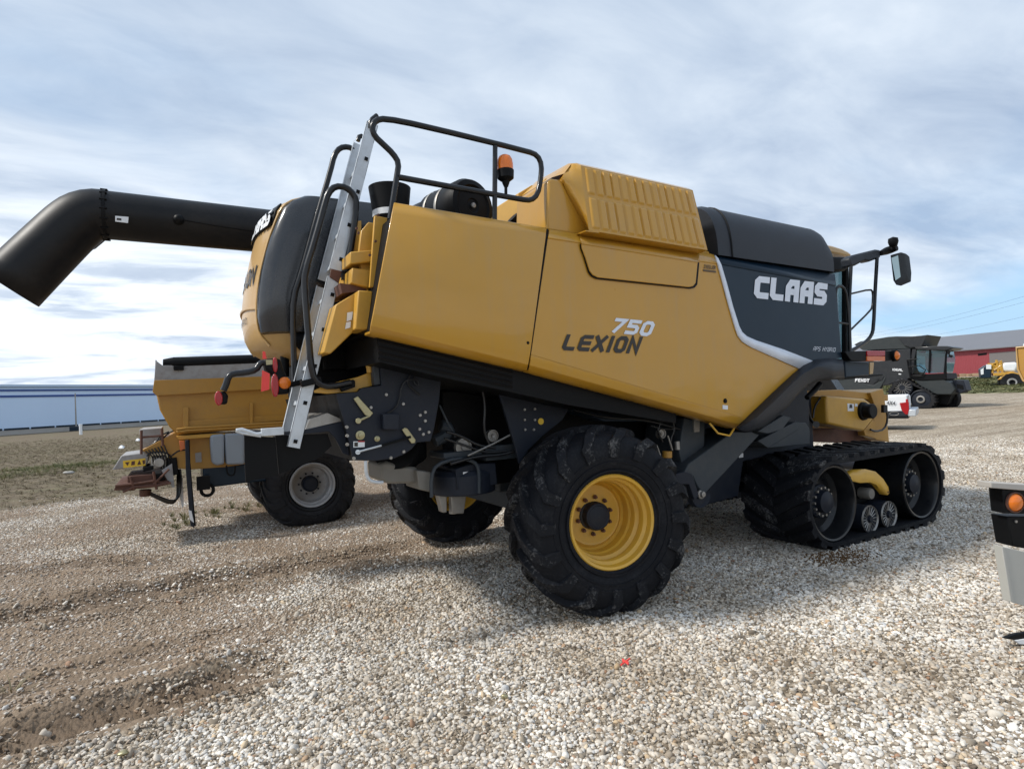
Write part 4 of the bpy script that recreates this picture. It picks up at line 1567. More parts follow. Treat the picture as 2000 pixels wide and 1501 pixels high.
# ------------------------------------------------------------------ crawler tracks
def crawler(y0, y1, out):
    T = empty('crawler_track', (0, 0, 0), 0, HV)
    xr, xf, Rt = 2.896, 4.588, .482
    th = .04
    lugh = .045
    rb = Rt - lugh            # outer radius of the belt
    L = xf - xr
    tot = 2 * L + 2 * math.pi * rb

    def pos(s, r):
        """point on the loop at arc length s (measured on the belt outside) and radius offset r; z centre Rt"""
        s = s % tot
        if s < L:
            return Vector((xf - s, 0, Rt - r)), Vector((0, 0, -1))
        s -= L
        if s < math.pi * rb:
            a = s / rb
            return Vector((xr - r * math.sin(a), 0, Rt - r * math.cos(a))), None
        s -= math.pi * rb
        if s < L:
            return Vector((xr + s, 0, Rt + r)), None
        a = (s - L) / rb
        return Vector((xf + r * math.sin(a), 0, Rt + r * math.cos(a))), None
    nb = 150
    mb = MB()
    rows = []
    for i in range(nb):
        s = tot * i / nb
        sag = 0
        q = []
        for (r, y) in ((rb, y0), (rb, y1), (rb - th, y1), (rb - th, y0)):
            p, _ = pos(s, r)
            q.append(Vector((p.x, y, p.z)))
        rows.append(q)
    rows.append(rows[0])
    mb.grid(rows, True)
    mb.build('rubber_belt', 'rubber', T, ang=50)
    mb = MB()
    npit = 32
    ym = (y0 + y1) / 2
    wv = (y1 - y0) / 2
    for k in range(npit):
        for sg in (-1, 1):
            s0 = tot * (k + (.5 if sg > 0 else 0)) / npit
            for lay in (0,):
                rr_ = []
                for f in np.linspace(.04, 1.0, 6):
                    s = s0 + f * .21
                    y = ym + sg * wv * f
                    a_ = []
                    for ds, r in ((-.056, rb - .002), (-.044, rb + lugh), (.044, rb + lugh), (.056, rb - .002)):
                        p, _ = pos(s + ds, r)
                        a_.append(Vector((p.x, y, p.z)))
                    rr_.append(a_)
                b0 = len(mb.v)
                mb.grid(rr_)
                mb.f.append((b0, b0 + 1, b0 + 2, b0 + 3))
                e = b0 + 20
                mb.f.append((e, e + 1, e + 2, e + 3))
    mb.build('belt_lugs', 'lug', T, ang=25)
    ye = y0 if out < 0 else y1
    for nm, xc in (('drive_wheel', xr), ('idler_wheel', xf)):
        mb = MB()
        r_ = rb - th - .004
        o = out
        P = [(r_, ye - o * .62), (r_, ye - o * .03), (r_ - .012, ye - o * .02), (r_ - .03, ye - o * .025), (r_ - .04, ye - o * .05), (r_ - .06, ye - o * .2), (r_ - .10, ye - o * .24), (.2, ye - o * .22), (.001, ye - o * .22)]
        mb.lathe(P, (xc, 0, Rt), (0, 1, 0), 64)
        mb.build(nm, 'black_g', T, ang=30)
        mb = MB()
        mb.lathe([(.175, ye - o * .22), (.175, ye - o * .17), (.16, ye - o * .16), (.115, ye - o * .16), (.11, ye - o * .10), (.07, ye - o * .09), (.03, ye - o * .075), (.001, ye - o * .075)], (xc, 0, Rt), (0, 1, 0), 32)
        mb.build('hub', 'chassis', T, ang=30)
        mb = MB()
        for k in range(14):
            a_ = 2 * math.pi * k / 14
            q = Vector((xc + .145 * math.cos(a_), ye - o * .162, Rt + .145 * math.sin(a_)))
            mb.cyl(q, q + Vector((0, o * .03, 0)), .015, .013, 6)
        build_split(mb, 'hub_bolt', 'steel', T)
    # rollers
    for px in (1690, 1727):
        xc = A(px, 1015 if px < 1700 else 1006, y0 + .12).x
        mb = MB()
        mb.lathe([(.001, ye - out * .05), (.03, ye - out * .05), (.035, ye - out * .10), (.135, ye - out * .075), (.145, ye - out * .07), (.148, ye - out * .11), (.148, ye - out * .62), (.001, ye - out * .62)], (xc, 0, .215), (0, 1, 0), 36)
        mb.build('bottom_roller', 'chassis', T, ang=30)
        mb = MB()
        mb.lathe([(.136, ye - out * .072), (.144, ye - out * .055), (.150, ye - out * .072)], (xc, 0, .215), (0, 1, 0), 36)
        for k in range(18):
            a_ = 2 * math.pi * k / 18
            d_ = Vector((math.cos(a_), 0, math.sin(a_)))
            c0 = Vector((xc, ye - out * .075, .215))
            mb.tube([c0 + d_ * .045, c0 + d_ * .138], .005, 4)
        mb.build('roller_ribs', 'steel', T)
    # swing arm + round cap
    yA = y0 + .10
    if out < 0:
        up_ = [(1655, 925), (1668, 917), (1690, 915), (1710, 920), (1725, 934), (1735, 950), (1737, 962), (1733, 966)]
        lo_ = [(1655, 931), (1662, 938), (1680, 942), (1700, 941), (1712, 946), (1720, 956), (1727, 965), (1733, 966)]
        mb = MB()
        mb.grid([[A(*p, yA) + Vector((0, .05, 0)) for p in up_], [A(*p, yA) for p in up_], [lerp(A(*p, yA - .02), A(*q, yA - .02), .5) for p, q in zip(up_, lo_)], [A(*p, yA) for p in lo_], [A(*p, yA) + Vector((0, .05, 0)) for p in lo_]])
        mb.build('swing_arm', 'yellow_rim', T, ang=60)
        mb = MB()
        for px, py in ((1659, 930), (1733, 960)):
            p = A(px, py, yA - .004)
            mb.cyl(p, p - EY * .012, .012)
        build_split(mb, 'arm_bolt', 'rust', T)
        mb = MB()
        p = A(1698, 963, yA + .06)
        mb.lathe([(.001, -.03), (.055, -.028), (.065, -.01), (.065, .1)], p, (0, 1, 0), 24)
        mb.build('round_cap', 'beige', T, ang=40)
    mb = MB()
    mb.box(((xr + xf) / 2, ye - out * .42, Rt - .02), (1.0, .3, .3))
    mb.box(((xr + xf) / 2, ye - out * .42, Rt - .18), (.7, .2, .2))
    mb.build('track_frame', 'black', T, bevel=.03)
    return T


crawler(-1.70, -.916, -1)
crawler(.916, 1.70, 1)
mb = MB()
mb.cyl((3.6, -1.3, .62), (3.6, 1.3, .62), .16)
mb.box((3.3, 0, 1.1), (1.4, 1.5, .9))
mb.build('front_axle', 'chassis', HV, bevel=.02)
# ================================================================== GROUND
def vnoise(x, y, sc, seed=0, octv=4, pers=.55):
    """cheap value noise with numpy"""
    out = np.zeros_like(x)
    amp, tot = 1.0, 0.0
    for o in range(octv):
        g = np.random.default_rng(seed + o).random((257, 257))
        u, v = x / sc + 37.7 * o, y / sc + 11.3 * o
        iu, iv = np.floor(u).astype(int), np.floor(v).astype(int)
        fu, fv = u - iu, v - iv
        fu, fv = fu * fu * (3 - 2 * fu), fv * fv * (3 - 2 * fv)
        G = lambda a, b: g[a % 256, b % 256]
        out += amp * ((G(iu, iv) * (1 - fu) + G(iu + 1, iv) * fu) * (1 - fv) + (G(iu, iv + 1) * (1 - fu) + G(iu + 1, iv + 1) * fu) * fv)
        tot += amp
        amp *= pers
        sc = sc / 2.03
    return out / tot


def sstep(a, b, x):
    t = np.clip((x - a) / (b - a), 0, 1)
    return t * t * (3 - 2 * t)


RUTS = []     # (points, width, depth, tread)
for pxs, wd, dp, tr in (([(-160, 1480), (0, 1452), (150, 1408), (300, 1368), (430, 1325), (540, 1292), (640, 1262)], .26, .065, 1),
                        ([(-160, 1350), (0, 1350), (150, 1312), (320, 1270), (440, 1240), (560, 1215)], .22, .028, 0),
                        ([(-160, 1240), (0, 1212), (150, 1185), (300, 1152), (430, 1125), (560, 1105), (700, 1085), (860, 1060)], .34, .06, 2),
                        ([(-160, 1128), (0, 1118), (160, 1100), (300, 1092), (420, 1085)], .25, .02, 2),
                        ([(-300, 1010), (0, 985), (200, 966), (330, 955)], .3, .03, 0)):
    RUTS.append((np.array([tuple(atz(*p))[:2] for p in pxs]), wd, dp, tr))


def dist_path(x, y, P):
    """distance to polyline, arc parameter, signed side"""
    best = np.full(x.shape, 1e9)
    arc = np.zeros_like(x)
    sd_ = np.zeros_like(x)
    acc = 0
    for a, b in zip(P[:-1], P[1:]):
        d = b - a
        L = np.hypot(*d)
        d = d / L
        rx, ry = x - a[0], y - a[1]
        t = np.clip(rx * d[0] + ry * d[1], 0, L)
        cx, cy = rx - t * d[0], ry - t * d[1]
        q = np.hypot(cx, cy)
        m_ = q < best
        best = np.where(m_, q, best)
        arc = np.where(m_, acc + t, arc)
        sd_ = np.where(m_, rx * -d[1] + ry * d[0], sd_)
        acc += L
    return best, arc, sd_, acc


LD1, LD2 = atz(100, 1500), atz(960, 1040)


def ground_fields(x, y):
    """returns height, dirt 0..1 (bare soil), field 0..1"""
    h = (vnoise(x, y, 3.0, 3, 4) - .5) * .07 + (vnoise(x, y, .45, 9, 3) - .5) * .018
    far = sstep(58, 100, x) * 1.45
    dl = -x * .83 + y * .15          # leftness
    area = sstep(.2, 3.0, -x - .35 * (y - 1.0) * 0 + (y + 1.5) * .18 - .6)
    n1 = vnoise(x, y, 1.3, 21, 4)
    lx, ly = LD2.x - LD1.x, LD2.y - LD1.y
    LL = math.hypot(lx, ly)
    sgd = ((x - LD1.x) * -ly + (y - LD1.y) * lx) / LL          # metres to the left of the line
    area = sstep(-.5, 1.0, sgd + (n1 - .5) * 1.2) * sstep(12, 6, x)
    dirt = area * (.35 + .65 * sstep(.30, .60, n1))
    rutm = np.zeros_like(x)
    rutc = np.zeros_like(x)
    clod = np.zeros_like(x)
    soft = vnoise(x, y, .16, 41, 3)
    for P, wd, dp, tr in RUTS:
        d, s, sd_, tot = dist_path(x, y, P)
        fade = sstep(0, .4, s) * sstep(0, .8, tot - s)
        core = (1 - sstep(wd * .55, wd * 1.05, d)) * fade
        rim = np.exp(-((d - wd * 1.15) / (wd * .28)) ** 2) * fade
        h = h - core * dp + rim * dp * (.35 + .9 * soft)
        if tr == 1:
            ph = (s + np.abs(sd_) * .7) / .105
            h = h + core * .028 * (np.clip(np.sin(ph * 2 * np.pi) * 1.6, -1, 1)) * (.5 + soft)
        if tr == 2:
            h = h + core * .065 * (soft - .42) + rim * .03 * (soft - .4)
        rutc = np.maximum(rutc, core * (.5 + .8 * vnoise(x, y, .3, 61, 3)) * (1.0 if tr else .4))
        clod = np.maximum(clod, (rim * .9 + core * .45) * (1.0 if tr else .25))
        rutm = np.maximum(rutm, np.maximum(core, rim * .75) * (.55 + .6 * vnoise(x, y, .5, 55, 3)))
    dirt = np.maximum(dirt, np.clip(rutm * 1.15, 0, 1))
    # pile of clean white gravel near the front left
    g0 = atz(590, 1160)
    pile = np.exp(-(((x - g0.x) / .55) ** 2 + ((y - g0.y) / .5) ** 2))
    dirt = dirt * (1 - .9 * pile)
    g1 = atz(420, 1440)
    fieldm = sstep(8.6, 11.5, y + .25 * np.maximum(-x - 3, 0) * 0 + (vnoise(x, y, 2.5, 77, 3) - .5) * 3) * sstep(2.0, -3.0, x)
    fieldm = np.maximum(fieldm, sstep(24, 30, y) * sstep(26, 20, x))
    grassr = sstep(60, 64, x) * sstep(97, 93, x) * (1 - sstep(60, 63, y - (x - 70) * .1))
    h = h + far
    h = h - fieldm * sstep(9, 14, y) * .05
    ground_fields.rut, ground_fields.clod = np.clip(rutc, 0, 1), clod
    return h, np.clip(dirt, 0, 1), np.clip(fieldm, 0, 1), np.clip(grassr, 0, 1)


def axis_pts(lo, hi, d0, d1, far_lo, far_hi, g=1.13):
    c = list(np.arange(lo, hi + 1e-6, d0))
    st, v = d1, c[-1]
    r = []
    while v < far_hi:
        v += st
        st *= g
        r.append(v)
    st, v = d1, c[0]
    l = []
    while v > far_lo:
        v -= st
        st *= g
        l.append(v)
    return np.array(l[::-1] + c + r)


gx = axis_pts(-7.5, 3.0, .045, .07, -900, 1500, 1.06)
gy = axis_pts(-4.6, 5.0, .045, .07, -400, 1500, 1.06)
X, Y = np.meshgrid(gx, gy)
H, DI, FI, GR = ground_fields(X, Y)
RU = ground_fields.rut
nx, ny = len(gx), len(gy)
idx = np.arange(nx * ny).reshape(ny, nx)
quads = np.stack([idx[:-1, :-1], idx[:-1, 1:], idx[1:, 1:], idx[1:, :-1]], -1).reshape(-1, 4)


def np_mesh(name, V, F, attrs=None, smooth=True):
    me = bpy.data.meshes.new(name)
    me.vertices.add(len(V))
    me.vertices.foreach_set('co', V.astype(np.float32).ravel())
    me.loops.add(F.size)
    me.loops.foreach_set('vertex_index', F.astype(np.int32).ravel())
    me.polygons.add(len(F))
    me.polygons.foreach_set('loop_start', np.arange(0, F.size, F.shape[1], dtype=np.int32))
    me.update(calc_edges=True)
    for k, v in (attrs or {}).items():
        a = me.attributes.new(k, 'FLOAT', 'POINT')
        a.data.foreach_set('value', v.astype(np.float32).ravel())
    if smooth:
        me.shade_smooth()
    return me


def ground_material():
    m, t, b = new_mat('gravel_yard_ground')
    L = t.links
    tc = N(t, 'ShaderNodeTexCoord')
    at = {k: N(t, 'ShaderNodeAttribute', attribute_name=k).outputs['Fac'] for k in ('dirt', 'field', 'grass', 'rut')}
    P = tc.outputs['Object']
    vo = N(t, 'ShaderNodeTexVoronoi', inp={'Scale': 34.0, 'Randomness': 1.0})
    L.new(P, vo.inputs['Vector'])
    vo2 = N(t, 'ShaderNodeTexVoronoi', inp={'Scale': 9.0, 'Randomness': 1.0})
    L.new(P, vo2.inputs['Vector'])
    nb = N(t, 'ShaderNodeTexNoise', inp={'Scale': .55, 'Detail': 7, 'Roughness': .6})
    nm = N(t, 'ShaderNodeTexNoise', inp={'Scale': 3.0, 'Detail': 8, 'Roughness': .65})
    nf = N(t, 'ShaderNodeTexNoise', inp={'Scale': 60, 'Detail': 5, 'Roughness': .7})
    mps = N(t, 'ShaderNodeMapping', inp={'Rotation': (0, 0, R(-28)), 'Scale': (.05, .8, 1)})
    L.new(P, mps.inputs[0])
    ns = N(t, 'ShaderNodeTexNoise', inp={'Scale': 1.0, 'Detail': 5, 'Roughness': .6})
    L.new(mps.outputs[0], ns.inputs[0])
    for n in (nb, nm, nf):
        L.new(P, n.inputs[0])
    # stone colours from the cell colour
    sep = N(t, 'ShaderNodeSeparateColor')
    L.new(vo.outputs['Color'], sep.inputs[0])
    stone = ramp(t, sep.outputs[0], [(0, (.28, .25, .21)), (.3, (.50, .46, .40)), (.6, (.68, .64, .57)), (.9, (.82, .79, .73)), (1, (.86, .84, .80))])
    edge = ramp(t, vo.outputs['Distance'], [(.15, 1.0), (.75, .45)])
    stone = mixc(t, 1.0, stone, edge, 'MULTIPLY')
    tint = mixc(t, ramp(t, nb.outputs[0], [(.35, 0), (.65, 1)]), (.92, .86, .78), (1.06, 1.02, .97))
    stone = mixc(t, 1.0, stone, tint, 'MULTIPLY')
    stone = mixc(t, mathn(t, 'MULTIPLY', ramp(t, ns.outputs[0], [(.52, 0), (.68, 1)]), .5), stone, (.20, .16, .12))
    spk = N(t, 'ShaderNodeTexNoise', inp={'Scale': 7.0, 'Detail': 8, 'Roughness': .8})
    L.new(P, spk.inputs[0])
    stone = mixc(t, 1.0, stone, mixc(t, ramp(t, spk.outputs[0], [(.38, 0), (.62, 1)]), (.62, .60, .56), (1.42, 1.40, 1.36)), 'MULTIPLY')
    mp2 = N(t, 'ShaderNodeMapping', inp={'Rotation': (0, 0, R(-62)), 'Scale': (.22, 2.2, 1)})
    L.new(P, mp2.inputs[0])
    n2s = N(t, 'ShaderNodeTexNoise', inp={'Scale': 1.0, 'Detail': 8, 'Roughness': .72})
    L.new(mp2.outputs[0], n2s.inputs[0])
    stone = mixc(t, 1.0, stone, mixc(t, ramp(t, n2s.outputs[0], [(.38, 0), (.62, 1)]), (.66, .62, .56), (1.18, 1.17, 1.15)), 'MULTIPLY')
    soil = mixc(t, nm.outputs[0], (.135, .092, .060), (.34, .25, .17))
    soil = mixc(t, ramp(t, nf.outputs[0], [(.35, 0), (.7, 1)]), soil, mixc(t, .5, soil, (.32, .26, .20)))
    soil = mixc(t, mathn(t, 'MULTIPLY', at['rut'], .5), soil, (.09, .062, .042))
    d_ = mathn(t, 'ADD', at['dirt'], mathn(t, 'MULTIPLY', mathn(t, 'SUBTRACT', nm.outputs[0], .5), .5), True)
    c = mixc(t, ramp(t, d_, [(.2, .25), (.6, 1.0)]), stone, soil)
    fld = mixc(t, ramp(t, nm.outputs[0], [(.35, 0), (.65, 1)]), (.12, .09, .06), (.20, .16, .105))
    fld = mixc(t, ramp(t, nb.outputs[0], [(.5, 0), (.62, .75)]), fld, (.15, .135, .075))
    c = mixc(t, at['field'], c, fld)
    grs = mixc(t, nm.outputs[0], (.12, .17, .05), (.24, .22, .11))
    c = mixc(t, at['grass'], c, grs)
    L.new(c, b.inputs['Base Color'])
    b.inputs['Roughness'].default_value = .92
    b.inputs['Specular IOR Level'].default_value = .25
    hh = mathn(t, 'MULTIPLY', vo.outputs['Distance'], -.7)
    hh = mathn(t, 'ADD', hh, mathn(t, 'MULTIPLY', nf.outputs[0], .5))
    hh = mathn(t, 'ADD', hh, mathn(t, 'MULTIPLY', nm.outputs[0], 1.2))
    bp = N(t, 'ShaderNodeBump', inp={'Strength': .8, 'Distance': .022})
    L.new(hh, bp.inputs['Height'])
    L.new(bp.outputs[0], b.inputs['Normal'])
    return m


M['ground'] = ground_material()
me = np_mesh('ground', np.stack([X, Y, H], -1).reshape(-1, 3), quads, {'dirt': DI, 'field': FI, 'grass': GR, 'rut': RU})
me.materials.append(M['ground'])
ground = bpy.data.objects.new('ground', me)
COL.objects.link(ground)
tag(ground, 'open yard of pale gravel turning to bare brown dirt and rough field on the left', 'ground', kind='structure')


# ------------------------------------------------------------------ loose stones (uncountable: one object)
def stone_mat(name='loose_stones', dust=False):
    m, t, b = new_mat(name)
    L = t.links
    oi = N(t, 'ShaderNodeObjectInfo')
    tc = N(t, 'ShaderNodeTexCoord')
    n = N(t, 'ShaderNodeTexNoise', inp={'Scale': 1.2, 'Detail': 5, 'Roughness': .6})
    L.new(tc.outputs['Object'], n.inputs[0])
    c = ramp(t, oi.outputs['Random'], [(0, (.10, .085, .07)), (.10, (.22, .19, .15)), (.24, (.38, .34, .29)), (.40, (.54, .51, .46)), (.54, (.46, .47, .48)), (.68, (.68, .65, .60)),
                                       (.9, (.76, .74, .70)), (.96, (.55, .44, .30)), (1, (.30, .17, .11))])
    c = mixc(t, mathn(t, 'MULTIPLY', ramp(t, n.outputs[0], [(.4, 0), (.7, 1)]), .35), c, (.28, .23, .17))
    nl_ = N(t, 'ShaderNodeTexNoise', inp={'Scale': .9, 'Detail': 6, 'Roughness': .6})
    L.new(oi.outputs['Location'], nl_.inputs[0])
    c = mixc(t, 1.0, c, mixc(t, ramp(t, nl_.outputs[0], [(.36, 0), (.64, 1)]), (.80, .72, .62), (1.30, 1.29, 1.27)), 'MULTIPLY')
    if dust:
        c = mixc(t, .6, c, (.27, .19, .125))
    L.new(c, b.inputs['Base Color'])
    b.inputs['Roughness'].default_value = .8
    return m


M['stone'] = stone_mat()


def stone_proto(k):
    bm = bmesh.new()
    bmesh.ops.create_icosphere(bm, subdivisions=2, radius=1.0)
    r_ = random.Random(k * 31 + 5)
    sx, sy, sz = 1.0, r_.uniform(.6, .95), r_.uniform(.38, .6)
    off = Vector((k * 7.1, k * 3.3, k * 1.7))
    for v in bm.verts:
        n_ = noise.noise(v.co * .9 + off) * .5 + noise.noise(v.co * 2.1 + off) * .22
        v.co = v.co * (1 + n_)
        v.co.x *= sx
        v.co.y *= sy
        v.co.z *= sz
    me = bpy.data.meshes.new('stone')
    bm.to_mesh(me)
    bm.free()
    me.shade_smooth()
    me.materials.append(M['stone'])
    return bpy.data.objects.new('stone', me)


def scatter(name, patch_me, protos, dens, smin, smax, label, cat, zlift=0.0, tilt=math.pi, seed=1):
    sc_ = bpy.data.collections.new(name + '_sources')
    for p in protos:
        sc_.objects.link(p)
    ob = bpy.data.objects.new(name, patch_me)
    COL.objects.link(ob)
    ng = bpy.data.node_groups.new(name, 'GeometryNodeTree')
    ng.interface.new_socket('Geometry', in_out='INPUT', socket_type='NodeSocketGeometry')
    ng.interface.new_socket('Geometry', in_out='OUTPUT', socket_type='NodeSocketGeometry')
    a = ng.nodes
    L = ng.links
    gi, go = a.new('NodeGroupInput'), a.new('NodeGroupOutput')
    at = a.new('GeometryNodeInputNamedAttribute')
    at.data_type = 'FLOAT'
    at.inputs['Name'].default_value = 'dens'
    mu = a.new('ShaderNodeMath')
    mu.operation = 'MULTIPLY'
    mu.inputs[1].default_value = dens
    L.new(at.outputs['Attribute'], mu.inputs[0])
    di = a.new('GeometryNodeDistributePointsOnFaces')
    di.distribute_method = 'RANDOM'
    di.inputs['Seed'].default_value = seed
    L.new(gi.outputs[0], di.inputs['Mesh'])
    L.new(mu.outputs[0], di.inputs['Density'])
    ci = a.new('GeometryNodeCollectionInfo')
    ci.inputs['Collection'].default_value = sc_
    ci.inputs['Separate Children'].default_value = True
    ci.inputs['Reset Children'].default_value = True
    rv = a.new('FunctionNodeRandomValue')
    rv.data_type = 'FLOAT_VECTOR'
    rv.inputs[0].default_value = (-tilt, -tilt, 0)
    rv.inputs[1].default_value = (tilt, tilt, 6.28)
    rs = a.new('FunctionNodeRandomValue')
    rs.data_type = 'FLOAT'
    rs.inputs[2].default_value = 0
    rs.inputs[3].default_value = 1
    pw = a.new('ShaderNodeMath')
    pw.operation = 'POWER'
    pw.inputs[1].default_value = 1.9
    L.new(rs.outputs[1], pw.inputs[0])
    ma = a.new('ShaderNodeMath')
    ma.operation = 'MULTIPLY_ADD'
    ma.inputs[1].default_value = smax - smin
    ma.inputs[2].default_value = smin
    L.new(pw.outputs[0], ma.inputs[0])
    io = a.new('GeometryNodeInstanceOnPoints')
    io.inputs['Pick Instance'].default_value = True
    L.new(di.outputs['Points'], io.inputs['Points'])
    L.new(ci.outputs[0], io.inputs['Instance'])
    L.new(rv.outputs[0], io.inputs['Rotation'])
    L.new(ma.outputs[0], io.inputs['Scale'])
    L.new(io.outputs[0], go.inputs[0])
    md = ob.modifiers.new('scatter', 'NODES')
    md.node_group = ng
    ob.location.z = zlift
    tag(ob, label, cat, kind='stuff')
    return ob


def patch(lo_x, hi_x, lo_y, hi_y, step, densf):
    px, py = np.arange(lo_x, hi_x + 1e-6, step), np.arange(lo_y, hi_y + 1e-6, step)
    X_, Y_ = np.meshgrid(px, py)
    h, d, f, g = ground_fields(X_, Y_)
    dn = densf(X_, Y_, d, f, g)
    n1, n0 = len(px), len(py)
    ii = np.arange(n1 * n0).reshape(n0, n1)
    q = np.stack([ii[:-1, :-1], ii[:-1, 1:], ii[1:, 1:], ii[1:, :-1]], -1).reshape(-1, 4)
    dv = dn.ravel()
    q = q[dv[q].max(1) > .01]
    return np_mesh('patch', np.stack([X_, Y_, h], -1).reshape(-1, 3), q, {'dens': dn})


def near_dens(x, y, d, f, g):
    r = np.hypot(x + 2.96, y + 5.42)
    clump = .55 + .75 * vnoise(x, y, .35, 91, 3)
    q = (1 - .86 * sstep(.08, .6, d) - .12 * sstep(.72, .95, d)) * clump
    # thin area where soil shows through on the right too
    q *= 1 - .45 * sstep(.52, .66, vnoise(x, y, 1.7, 95, 3)) * sstep(-3.5, 0, x)
    q *= (1 - sstep(7, 14, r) * .72)
    q *= 1 - f * .93
    ahead = (x + 2.96) * .49 + (y + 5.42) * .87
    q *= sstep(-.4, .6, ahead)
    q *= 1 - sstep(17, 22, r)
    return q


protos = [stone_proto(k) for k in range(7)]
scatter('loose_gravel', patch(-9, 17, -6.2, 15.5, .12, near_dens), protos, 5600, .0045, .019,
        'loose crushed stones of pale grey and tan gravel covering the yard', 'gravel', zlift=.003, seed=3, tilt=.65)


def dusty_dens(x, y, d, f, g):
    r = np.hypot(x + 2.96, y + 5.42)
    q = sstep(.06, .5, d) * (1 - .75 * ground_fields.rut) * (.25 + 1.0 * vnoise(x, y, .5, 191, 4)) * (1 - f)
    return q * (1 - sstep(8, 15, r) * .5) * (1 - sstep(17, 22, r)) * sstep(-.4, .6, (x + 2.96) * .49 + (y + 5.42) * .87)


M['stone_d'] = stone_mat('dusty_stones', True)
pd_ = [stone_proto(k + 90) for k in range(5)]
for s_ in pd_:
    s_.data.materials.clear()
    s_.data.materials.append(M['stone_d'])
scatter('dusty_stones', patch(-9, 9, -6.2, 15.5, .12, dusty_dens), pd_, 2600, .0045, .018,
        'brown dusted stones pressed into the bare dirt on the left', 'stones', zlift=.001, seed=33, tilt=.6)


def big_dens(x, y, d, f, g):
    r = np.hypot(x + 2.96, y + 5.42)
    return (1 - .8 * sstep(.05, .6, d)) * (1 - f) * (1 - sstep(9, 11, r)) * sstep(-.4, .6, (x + 2.96) * .49 + (y + 5.42) * .87)


protos2 = [stone_proto(k + 20) for k in range(4)]
scatter('coarse_stones', patch(-7, 6, -5.2, 5, .2, big_dens), protos2, 26, .022, .034,
        'scattered larger pebbles lying among the finer gravel', 'stones', zlift=.004, seed=9)


def clod_dens(x, y, d, f, g):
    return np.clip(ground_fields.clod, 0, 1) * (vnoise(x, y, .3, 33, 3) > .42)


M['clod'] = paint('dark_soil_clods', (.16, .12, .085), .95, dirt=.6, dirtcol=(.26, .20, .14), scale=3, spec=.1)
pc_ = [stone_proto(k + 60) for k in range(4)]
for s_ in pc_:
    s_.data.materials.clear()
    s_.data.materials.append(M['clod'])
scatter('soil_clods', patch(-8, 1.5, -4.5, 5, .05, clod_dens), pc_, 1500, .004, .018,
        'dark brown clods of earth thrown up along the tyre ruts', 'soil', zlift=-.003, seed=21)

# ------------------------------------------------------------------ grass and weeds
def blade_mat(name, c0, c1):
    m, t, b = new_mat(name)
    oi = N(t, 'ShaderNodeObjectInfo')
    t.links.new(mixc(t, oi.outputs['Random'], c0, c1), b.inputs['Base Color'])
    b.inputs['Roughness'].default_value = .75
    return m


M['blade_g'] = blade_mat('green_weed_leaves', (.08, .10, .03), (.19, .17, .07))
M['blade_d'] = blade_mat('dry_grass_blades', (.13, .10, .06), (.22, .18, .10))


def tuft(k, mat, n=26, hgt=.16, spread=.09, wd=.006):
    r_ = random.Random(k)
    mb = MB()
    for i in range(n):
        a_ = r_.uniform(0, 6.28)
        d = Vector((math.cos(a_), math.sin(a_), 0))
        s_ = Vector((-d.y, d.x, 0)) * wd
        b0 = d * r_.uniform(0, spread * .5)
        hh_ = hgt * r_.uniform(.4, 1.1)
        lean = r_.uniform(.15, 1.0) * spread * 1.6
        m0 = b0 + d * lean * .35 + Vector((0, 0, hh_ * .6))
        e0 = b0 + d * lean + Vector((0, 0, hh_))
        mb.add([b0 - s_, b0 + s_, m0 + s_ * .8, m0 - s_ * .8, e0], [(0, 1, 2, 3), (3, 2, 4)])
    me = bpy.data.meshes.new('tuft')
    me.from_pydata([tuple(v) for v in mb.v], [], mb.f)
    me.materials.append(M[mat])
    return bpy.data.objects.new('tuft', me)


def weed_dens(spots):
    def fn(x, y, d, f, g):
        q = np.zeros_like(x)
        for px, py, rad, amt in spots:
            c0 = atz(px, py)
            q = np.maximum(q, amt * np.exp(-((x - c0.x) ** 2 + (y - c0.y) ** 2) / rad ** 2))
        return q
    return fn


wg = scatter('weeds', patch(-16, 2, 2.5, 22, .2, weed_dens([(150, 905, 1.6, 1.0), (60, 915, 1.4, .8), (230, 896, 1.5, .9), (180, 890, 1.2, .8), (340, 1030, .28, .8), (20, 925, 1.2, .7), (420, 1000, .5, .5)])),
             [tuft(k, 'blade_g', 22, .15, .12) for k in range(3)], 60, .4, 1.0, 'low green weeds growing in patches along the edge of the dirt', 'weeds', tilt=.12, seed=4)


def dry_dens(x, y, d, f, g):
    q = f * (.4 + .9 * vnoise(x, y, 1.8, 17, 3)) * (1 - sstep(35, 60, y))
    for px, py, rad, amt in [(360, 1035, .3, .9), (350, 1165, .12, .6), (30, 925, .9, 2.0), (110, 920, .9, 1.6), (280, 905, .9, 1.0), (20, 1320, .12, .6)]:
        c0 = atz(px, py)
        q = q + amt * np.exp(-((x - c0.x) ** 2 + (y - c0.y) ** 2) / rad ** 2)
    return q


scatter('dry_grass', patch(-34, 3, -3, 60, .3, dry_dens), [tuft(k + 9, 'blade_d', 24, .06, .16, .004) for k in range(3)], 22, .5, 1.3,
        'short dry tan grass across the rough field on the left', 'grass', tilt=.12, seed=6)
grs_me = patch(60, 98, -30, 62, .8, lambda x, y, d, f, g: g)
scatter('verge_grass', grs_me, [tuft(k + 19, 'blade_g', 30, .12, .4, .03) for k in range(2)], 3, .7, 1.4,
        'green grass verge in front of the red barn', 'grass', tilt=.12, seed=7)

